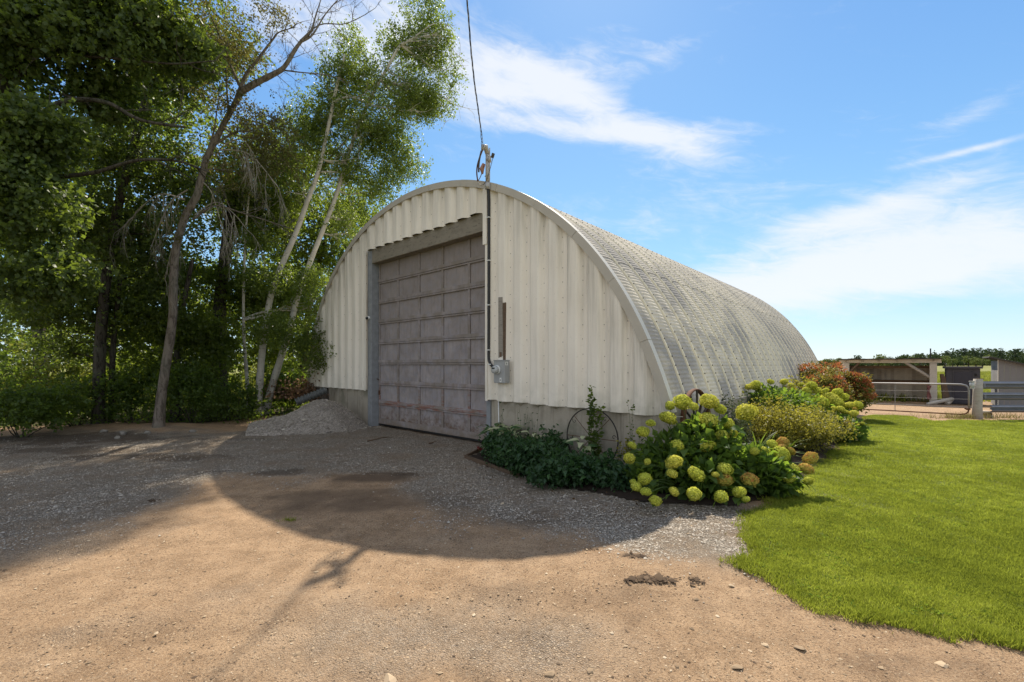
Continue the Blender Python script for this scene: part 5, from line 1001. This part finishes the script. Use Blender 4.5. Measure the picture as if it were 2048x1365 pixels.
Z4 = 3.531
HL = [(580, 368, 62), (770, 362, 68), (848, 418, 45), (495, 395, 38), (663, 400, 33), (483, 483, 65), (768, 495, 62), (1035, 440, 78), (357, 518, 36), (302, 578, 47), (228, 675, 34), (206, 765, 44), (335, 790, 27), (545, 675, 48), (760, 680, 52), (865, 605, 48), (905, 520, 38), (520, 795, 62), (683, 880, 65), (885, 840, 55), (880, 920, 62, 1), (1057, 917, 57, 1), (508, 875, 38), (315, 910, 48), (255, 965, 40), (232, 930, 25), (325, 1002, 42), (665, 1018, 58), (523, 1000, 40), (390, 1065, 45), (855, 1035, 52), (985, 1005, 48), (1030, 1055, 28), (1165, 720, 45), (1270, 740, 65), (1215, 665, 35), (1290, 655, 45, 1), (1280, 690, 40, 1), (1485, 765, 52, 1), (1455, 840, 52, 1), (1475, 925, 38), (1360, 840, 42), (1335, 905, 45), (1090, 715, 35), (1345, 715, 35, 1), (815, 880, 25), (945, 590, 30)]
hs = []
for c in HL:
    px, py = 1200 + c[0] / Z4, 700 + c[1] / Z4; d = 6.75 - (py - 790) / 205 * 1.25 + rnd.uniform(-.08, .08)
    if px > 1520: d = 6.5 - (py - 880) / 110 * .8
    d -= .22; p = P(px, py, d); hs.append((p.x, p.y, max(p.z, .12), c[2] / Z4 * d / F * .90, len(c) > 3))
envH = [(2.30, 6.25, .40, .55, .42, .42), (2.75, 6.20, .48, .60, .45, .55), (2.55, 5.85, .26, .50, .32, .26), (3.35, 6.1, .30, .45, .35, .32), (1.95, 6.1, .22, .36, .28, .24), (3.5, 5.95, .22, .32, .28, .24), (2.85, 6.5, .66, .42, .30, .34)]
hydrangea('hydrangea_bush', 'big hydrangea bush with lime green mophead flowers at the barn corner', (2.75, 6.1, 0), hs, 285, 5200, envH)
HL2 = [(1495, 255, 38), (1675, 300, 35), (1625, 325, 30), (1720, 335, 35), (1590, 290, 26), (1560, 370, 50), (1580, 395, 35), (1680, 375, 40), (1640, 345, 40), (1600, 320, 30), (1760, 390, 32), (1820, 390, 32), (1460, 290, 30), (1540, 290, 35), (1790, 450, 30), (1750, 520, 25, 1), (1855, 520, 15), (1700, 420, 26), (1730, 440, 24), (1650, 420, 22), (1610, 440, 22), (1800, 420, 20, 1)]
hs2 = [];
for c in HL2:
    px, py = 1200 + c[0] / Z4, 700 + c[1] / Z4; d = 11.2 - (py - 770) / 80 * 1.6 + rnd.uniform(-.15, .15); p = P(px, py, d); hs2.append((p.x, p.y, p.z, c[2] / Z4 * d / F * .92, len(c) > 3))
hydrangea('hydrangea_bush', 'second hydrangea with small yellow flower balls before the red tipped shrub', (7.1, 10.6, 0), hs2, 60, 5200, [(7.0, 10.7, .55, .75, .7, .58), (7.75, 10.9, .45, .60, .6, .50), (6.5, 10.9, .65, .5, .6, .55), (7.5, 10.1, .30, .55, .5, .30)], leafs=(.10, .15), grain=(.08, .14))
HL3 = [(1100, 250, 45), (1050, 262, 30), (1205, 225, 25), (1300, 225, 30), (1130, 290, 22), (1350, 250, 22), (1420, 245, 20), (1000, 300, 18)]
hs3 = [(p.x, p.y, p.z, c[2] / Z4 * 9.3 / F * .9, False) for c in HL3 for p in [P(1200 + c[0] / Z4, 700 + c[1] / Z4, 9.6)]]
hydrangea('hydrangea_bush', 'pale yellow flowered hydrangea close against the barn wall behind the twiggy shrub', (5.3, 9.6, 0), hs3, 50, 3000, [(5.55, 9.6, .75, .45, .5, .6), (6.2, 9.9, .7, .6, .5, .55)], leafs=(.09, .13), grain=(.07, .12))
M_spi = leafmat('spirea_leaf', (.09, .10, .02), (.20, .19, .032), (.34, .30, .06), (.42, .38, .045), .4, .55, .35)
M_red = leafmat('red_tipped_leaf', (.07, .10, .018), (.15, .17, .03), (.30, .16, .05), (.36, .28, .05), .38, .6, .3)
M_redt = leafmat('reddened_leaf', (.20, .06, .03), (.38, .11, .05), (.44, .22, .07), (.5, .18, .06), .4, .5, .35)
shrub('twiggy_shrub', 'brownish green fine leaved shrub between the hydrangeas', 5.25, 8.95, 1.0, 1.05, 11000, .05, M_spi, None, .6, (.16, .34), 0, .0, 'shrub', 12, .2, M_dbark)
shrub('twiggy_shrub', 'fine leaved shrub spreading towards the lawn in front of the second hydrangea', 6.15, 9.3, .85, .85, 9500, .05, M_spi, None, .6, (.15, .32), 0, -.05, 'shrub', 10, .2, M_dbark)
shrub('twiggy_shrub', 'greyish small leaved shrub against the barn behind the wagon wheel', 4.0, 8.2, .38, 1.25, 2600, .045, leafmat('grey_leaf', (.04, .055, .03), (.075, .09, .045), (.12, .13, .07), (.12, .15, .05), .3, .6, .3), None, .6, (.12, .24), 0, 0, 'shrub', 8, .18)
shrub('climbing_rose', 'rambling rose bush with a few pink blooms low beside the barn wall', 7.85, 12.1, .6, 1.5, 3600, .07, M_spi, None, .6, (.18, .4), 0, -.1, 'shrub', 8)
M_pink = leafmat('pink_petal', (.45, .12, .15), (.55, .2, .22), (.75, .5, .42), (.6, .25, .2), .3, .6, .2)
def petals(name, lb, pts_, r, mat, n=26, cat='flowers'):
    pass
sh = []
for x_, y_, r_, h_, lb in ((10.35, 14.8, .82, 1.9, 'red tipped green shrub, the tallest at the far end of the bed'), (11.0, 14.2, .5, 1.42, 'lower red tipped shrub at the lawn end of the bed, nearest the gate'), (9.5, 13.4, .6, 1.45, 'red tipped shrub half hidden against the barn side')):
    t = shrub('burning_bush', lb, x_, y_, r_, h_, 8500, .075, M_red, 'red tipped shrubs at the end of the bed', .6, (.2, .42), 0, -.12, 'shrub', 9)
    n = 1900; u = rng.normal(size=(n, 3)); u[:, 2] = np.abs(u[:, 2]) * 1.6; u /= np.linalg.norm(u, axis=1, keepdims=True); p = np.array([0, 0, h_ * .5]) + u * np.array([r_, r_, h_ * .52]) * rng.uniform(.85, 1.1, (n, 1)); k_ = fbm(p[:, 0] * 3 + x_ * 3, p[:, 2] * 3, 190) > .52
    o = leaves_obj('red_foliage', p[k_], u[k_] + rng.normal(0, .5, (k_.sum(), 3)), rng.uniform(.05, .09, k_.sum()), M_redt, t)
# lily clump
M_lily = leafmat('strap_leaf', (.05, .09, .015), (.09, .15, .025), (.22, .20, .07), (.2, .3, .03), .35, .45, .4)
def strap_clump(name, lb, x, y, n, L, wd, mat, group=None, lean=.7, cat='plant', seed=1):
    t = thing(name, lb, cat, (x, y, gz1(x, y)), 0, group); r_ = random.Random(seed)
    for i in range(n):
        a = r_.uniform(0, 2 * pi); l = L * r_.uniform(.6, 1.15); le = lean * r_.uniform(.4, 1.2); v = []; K = 7; base = Vector((r_.gauss(0, .08), r_.gauss(0, .08), 0)); s_ = Vector((-sin(a), cos(a), 0)); p = base.copy(); ang_ = pi / 2 - .15
        for k in range(K + 1):
            w_ = wd * (1 - (k / K) ** 2.2) * .5 + .001; v += [tuple(p + s_ * w_ + Vector((0, 0, w_ * .4))), tuple(p), tuple(p - s_ * w_ + Vector((0, 0, w_ * .4)))]
            p = p + Vector((cos(a) * cos(ang_), sin(a) * cos(ang_), sin(ang_))) * l / K; ang_ -= le * 2.0 / K
        f = [(k * 3 + q, k * 3 + q + 1, k * 3 + q + 4, k * 3 + q + 3) for k in range(K) for q in (0, 1)]
        link('leaf', np_mesh('leaf', np.array(v), np.array(f), mat, {'tint': np.full(len(v), r_.random())}, True), t)
    return t
strap_clump('daylily', 'clump of long arching strap leaves between hydrangea and twiggy shrub', 4.15, 7.35, 60, .75, .035, M_lily, None, .9, seed=3)
strap_clump('daylily', 'smaller dry tipped strap leaf clump right of the big hydrangea', 4.75, 7.9, 34, .6, .03, M_lily, None, 1.0, seed=4)
# dark border plants before the gable
M_peony = leafmat('peony_leaf', (.014, .038, .015), (.028, .068, .022), (.055, .115, .03), (.08, .18, .035), .3, .5, .35)
M_host = leafmat('cream_hosta_leaf', (.10, .16, .05), (.42, .45, .25), (.62, .64, .42), (.3, .4, .12), .3, .45, .4)
M_host2 = leafmat('green_hosta_leaf', (.035, .08, .03), (.06, .12, .04), (.1, .17, .05), (.12, .24, .04), .3, .45, .4)
for i, (bx_, by_, r_, h_, n_, lb) in enumerate([(.98, -.60, .40, .36, 2400, 'dark leafy peony mound nearest the door post'), (1.55, -.85, .48, .42, 3000, 'dark peony mound in the middle of the bed before the gable'), (2.15, -1.15, .54, .50, 3600, 'dark peony mound in front of the iron wheel'), (2.85, -1.35, .52, .44, 3200, 'low dark leafy mound between iron wheel and hydrangea'), (3.4, -1.05, .42, .36, 2200, 'low dark foliage filling the bed between the iron wheel and the big hydrangea'), (1.85, -.25, .35, .55, 1600, 'feathery dark plant against the foundation left of the iron wheel')]):
    p = BL(bx_, by_); t = shrub('peony', lb, p.x, p.y, r_, h_, n_, .085, M_peony, 'dark leafy mounds before the gable', .5, (.12, .24), .15, 0, 'plant', 6, .14, M_stem)
    pm = []
    if i < 5:
        pl = [leaf_mesh(1, .5, s, 5, .35, M_peony) for s in range(3)]
        for q, m_ in enumerate(pl): m_.attributes['tint'].data.foreach_set('value', [.35 + .25 * q] * len(m_.vertices))
        for k in range(60):
            a = rnd.uniform(0, 2 * pi); ph = rnd.uniform(.1, 1.4); q = Vector((cos(a) * cos(ph) * r_, sin(a) * cos(ph) * r_, h_ * .5 + sin(ph) * h_ * .5)); put_leaf(t, q, Vector((cos(a), sin(a), rnd.uniform(-.3, .2))), rnd.uniform(.08, .13), pl)
def hosta(lb, bx_, by_, n, s, seed):
    p = BL(bx_, by_); t = thing('hosta', lb, 'plant', tuple(p), 0, 'hostas by the foundation'); r_ = random.Random(seed)
    hm = [leaf_mesh(1, .42, 20 + q, 6, .75, M_host if q < 2 else M_host2) for q in range(3)]
    for q, m_ in enumerate(hm): m_.attributes['tint'].data.foreach_set('value', [.35 + .3 * q if q < 2 else .5] * len(m_.vertices))
    for k in range(n):
        a = 2 * pi * k / n + r_.uniform(-.3, .3); rr = r_.uniform(.02, .16); put_leaf(t, Vector((cos(a) * rr, sin(a) * rr, .30 + r_.uniform(0, .22))), Vector((cos(a), sin(a), .75)), s * r_.uniform(.7, 1.2), hm)
hosta('cream edged hosta beside the steel door post', .45, -.30, 20, .26, 1); hosta('cream edged hosta right of the thin white pipe', .85, -.30, 18, .25, 2); hosta('cream edged hosta in front of the iron wheel', 2.65, -.5, 10, .22, 3); hosta('small pale hosta left of the feathery plant', 1.45, -.22, 9, .2, 4)
def stalks(name, lb, bx_, by_, n, spread, h, leafn, mat, cat='plant', grp=None, leaf=.05, twig=True):
    p = BL(bx_, by_); t = thing(name, lb, cat, tuple(p), -TH, grp); mb = MB(); LP, LD = [], []
    for i in range(n):
        a = Vector((rnd.uniform(-spread, spread), rnd.uniform(-.06, .06), 0)); b = a + Vector((rnd.uniform(-.1, .1), rnd.uniform(-.05, .03), h * rnd.uniform(.6, 1.1))); pth = wig(a, b, 6, .04); mb.tube(pth, [.004, .004, .0035, .003, .0025, .002, .0015], 4, cap=False)
        for q in range(leafn): f_ = rnd.uniform(.15, 1); pp = a.lerp(b, f_); LP.append(tuple(pp)); LD.append((rnd.gauss(0, 1), rnd.gauss(0, .6), rnd.gauss(.2, .5)))
    mb.obj('stems', M_stem, t, True)['kind'] = 'stuff'
    if LP: leaves_obj('leaves', np.array(LP), np.array(LD), rng.uniform(leaf * .6, leaf * 1.4, len(LP)), mat, t)['kind'] = 'stuff'
    return t
stalks('grass_stalks', 'thin seed stalks standing against the foundation under the meter', .95, -.14, 16, .45, .95, 4, M_peony, leaf=.04)
stalks('feathery_weed', 'feathery weed rising before the foundation in the middle of the bed', 1.5, -.16, 9, .28, .62, 26, M_peony, leaf=.05)
stalks('climbing_weed', 'tall weed climbing over the top of the iron wheel', 2.76, -.30, 5, .16, 1.45, 70, M_under, leaf=.075)
stalks('climbing_weed', 'thin weed sprig standing against the siding right of the iron wheel', 3.45, -.20, 4, .14, 1.22, 26, M_under, leaf=.05)
stalks('climbing_weed', 'reddish vine on the foundation beside the right edge of the iron wheel', 3.25, -.25, 8, .2, .6, 26, M_spi, leaf=.05)
# iron wheel trellis
t = bthing('iron_garden_wheel', 'round black iron wheel with spokes and scrolls leaning on the foundation', 'garden wheel', 2.66, -.20, .02)
MB().ring((0, 0, .50), (0, 1, 0), .50, .010, 56, 6).obj('rim', M_iron, t, True); MB().ring((0, 0, .50), (0, 1, 0), .05, .007, 16, 5).obj('hub', M_rust, t, True)
for k in range(8): a = k * pi / 4; MB().tube([(cos(a) * .05, 0, .5 + sin(a) * .05), (cos(a) * .492, 0, .5 + sin(a) * .492)], .0055, 6).obj('spoke', M_rust, t)
for k in range(8):
    a = k * pi / 4 + .12; c0 = Vector((cos(a) * .43, -.004, .5 + sin(a) * .43)); MB().tube([c0 + Vector((cos(a + s_) * r_, 0, sin(a + s_) * r_)) for s_, r_ in [(q * .55, .045 - .0038 * q) for q in range(11)]], .005, 5).obj('scroll', M_iron, t, True)
# wagon wheel against the side
wp = BL(4.12, .62); t = thing('wagon_wheel', 'rusty wagon wheel leaning on the barn side behind the hydrangea', 'wagon wheel', (wp.x, wp.y, .18), -TH)
Rw = .60; MB().ring((0, 0, Rw), (1, 0, .06), Rw - .02, .018, 48, 8, wid=.045).obj('rim', M_rust, t, True); MB().tube([(-.08, 0, Rw), (.08, 0, Rw)], .07, 12).obj('hub', M_rust, t, True)
for k in range(12): a = k * pi / 6; MB().tube([(0, cos(a) * .07, Rw + sin(a) * .07), (0, cos(a) * (Rw - .035), Rw + sin(a) * (Rw - .035))], .018, 6).obj('spoke', M_dbark, t)
# timber edging and soil
e0, e1 = G(930, 917), G(988, 938); t = thing('bed_edging', 'weathered timber edging board of the flower bed beside the door', 'edging', (e0[0], e0[1], 0)); v = Vector((e1[0] - e0[0], e1[1] - e0[1], 0)); ang_ = atan2(v.y, v.x)
MB().box((0, -.02, -.02), (v.length * 1.7, .02, .065), Matrix.Rotation(ang_, 4, 'Z'), jit=.004).obj('board', M_brownwood, t); v2 = Vector(B0) + BX * .0 + BY * (-.1) - Vector((e0[0], e0[1], 0)); MB().box((.03, -.02, -.02), (v2.length * .8, .02, .06), Matrix.Rotation(atan2(v2.y, v2.x), 4, 'Z'), jit=.004).obj('board', M_brownwood, t)
bedpoly = [tuple(BL(.1, -.02).xy), e0, G(985, 940), G(1100, 975), G(1250, 1002), G(1330, 1012), G(1480, 1015), G(1600, 985), G(1645, 945), G(1700, 870), G(1735, 832), tuple(BL(4.05, 13).xy), tuple(BL(4.05, 0).xy)]
bx2, by2 = np.meshgrid(seg(-1, 13, .08), seg(5, 20, .08)); nb_ = bx2.shape[1]; bxr, byr = bx2.ravel(), by2.ravel(); bd = poly_mask(bxr, byr, bedpoly) + .12 * (fbm(bxr * 5, byr * 5, 201) - .5)
ci = (np.arange(bx2.shape[0] - 1)[:, None] * nb_ + np.arange(nb_ - 1)[None]).ravel(); q4 = np.stack([ci, ci + 1, ci + nb_ + 1, ci + nb_], 1); q4 = q4[(bd[q4] > 0).all(1)]; us, inv = np.unique(q4, return_inverse=True); bxr, byr, bd = bxr[us], byr[us], bd[us]
tag(link('garden_bed_soil', np_mesh('garden_bed_soil', np.stack([bxr, byr, zfull(bxr, byr) + .012 + .04 * sstep(0, .3, bd) + .03 * (fbm(bxr * 6, byr * 6, 203) - .5)], 1), inv.reshape(-1, 4), M_soil, None, True)), kind='structure')
pr = BL(.35, -.62); t = thing('red_flower', 'small dark red flower at the corner of the timber edging', 'flower', (pr.x, pr.y, .0)); leaves_obj('petals', rng.normal(0, .02, (26, 3)) + np.array([0, 0, .10]), rng.normal(size=(26, 3)), np.full(26, .045), leafmat('dark_red_petal', (.12, .008, .01), (.2, .012, .014), (.25, .02, .02), (.3, .02, .02), .2), t); MB().tube([(0, 0, 0), (0, 0, .1)], .004, 5).obj('stem', M_stem, t)
# fallen leaves on the gravel edge and a few on the lawn
n = 240; xx = rng.uniform(-1, 3.4, n); yy = rng.uniform(4.6, 7.5, n); k_ = (np.abs(poly_mask(xx, yy, bedpoly)) < .5) & (lawn_d(xx, yy) < .3); M_fall = leafmat('fallen_leaf', (.07, .04, .02), (.14, .08, .035), (.25, .16, .06), (.2, .12, .04), .2, .8, .2)
xx, yy = xx[k_], yy[k_]; tag(leaves_obj('fallen_leaves', np.stack([xx, yy, zfull(xx, yy) + .015], 1), rng.normal(size=(len(xx), 3)) * np.array([1, 1, .15]), rng.uniform(.02, .045, len(xx)), M_fall), 'small dry fallen leaves along the bed edge', 'leaves', kind='stuff')

n = 1200; yy = 3 + 8 * rng.random(n) ** 1.5; xx = rng.uniform(.3, 1.18, n) * yy; k_ = (lawn_d(xx, yy) > .1) & (fbm(xx * 1.7, yy * 1.7, 211) > .5); xx, yy = xx[k_], yy[k_]; m_ = 7
X = np.repeat(xx, m_) + rng.normal(0, .02, len(xx) * m_); Y = np.repeat(yy, m_) + rng.normal(0, .02, len(xx) * m_); D_ = rng.normal(size=(len(X), 3)) * np.array([1, 1, .2]) + np.array([0, 0, .35])
tag(leaves_obj('lawn_weeds', np.stack([X, Y, gz(X, Y) + nearrel(X, Y) + .045], 1), D_, rng.uniform(.015, .03, len(X)), leafmat('clover_leaf', (.09, .15, .02), (.14, .20, .03), (.2, .25, .06), (.3, .4, .04), .4, .9, .1), asp=.6), 'broad leaved weeds and clover scattered in the lawn', 'weeds', kind='stuff')
n = 9000; xx = rng.uniform(1.4, 9, n); yy = rng.uniform(2.3, 6.2, n); dd_ = lawn_d(xx, yy); k_ = np.abs(dd_ + rng.normal(0, .05, n)) < .06; xx, yy = xx[k_], yy[k_]
tag(blades('lawn_edge_grass', xx, yy, zfull(xx, yy), np.full(len(xx), .055), .008, M_dry, 1.6), 'straggling dry grass creeping over the lawn edge', 'grass', kind='stuff')
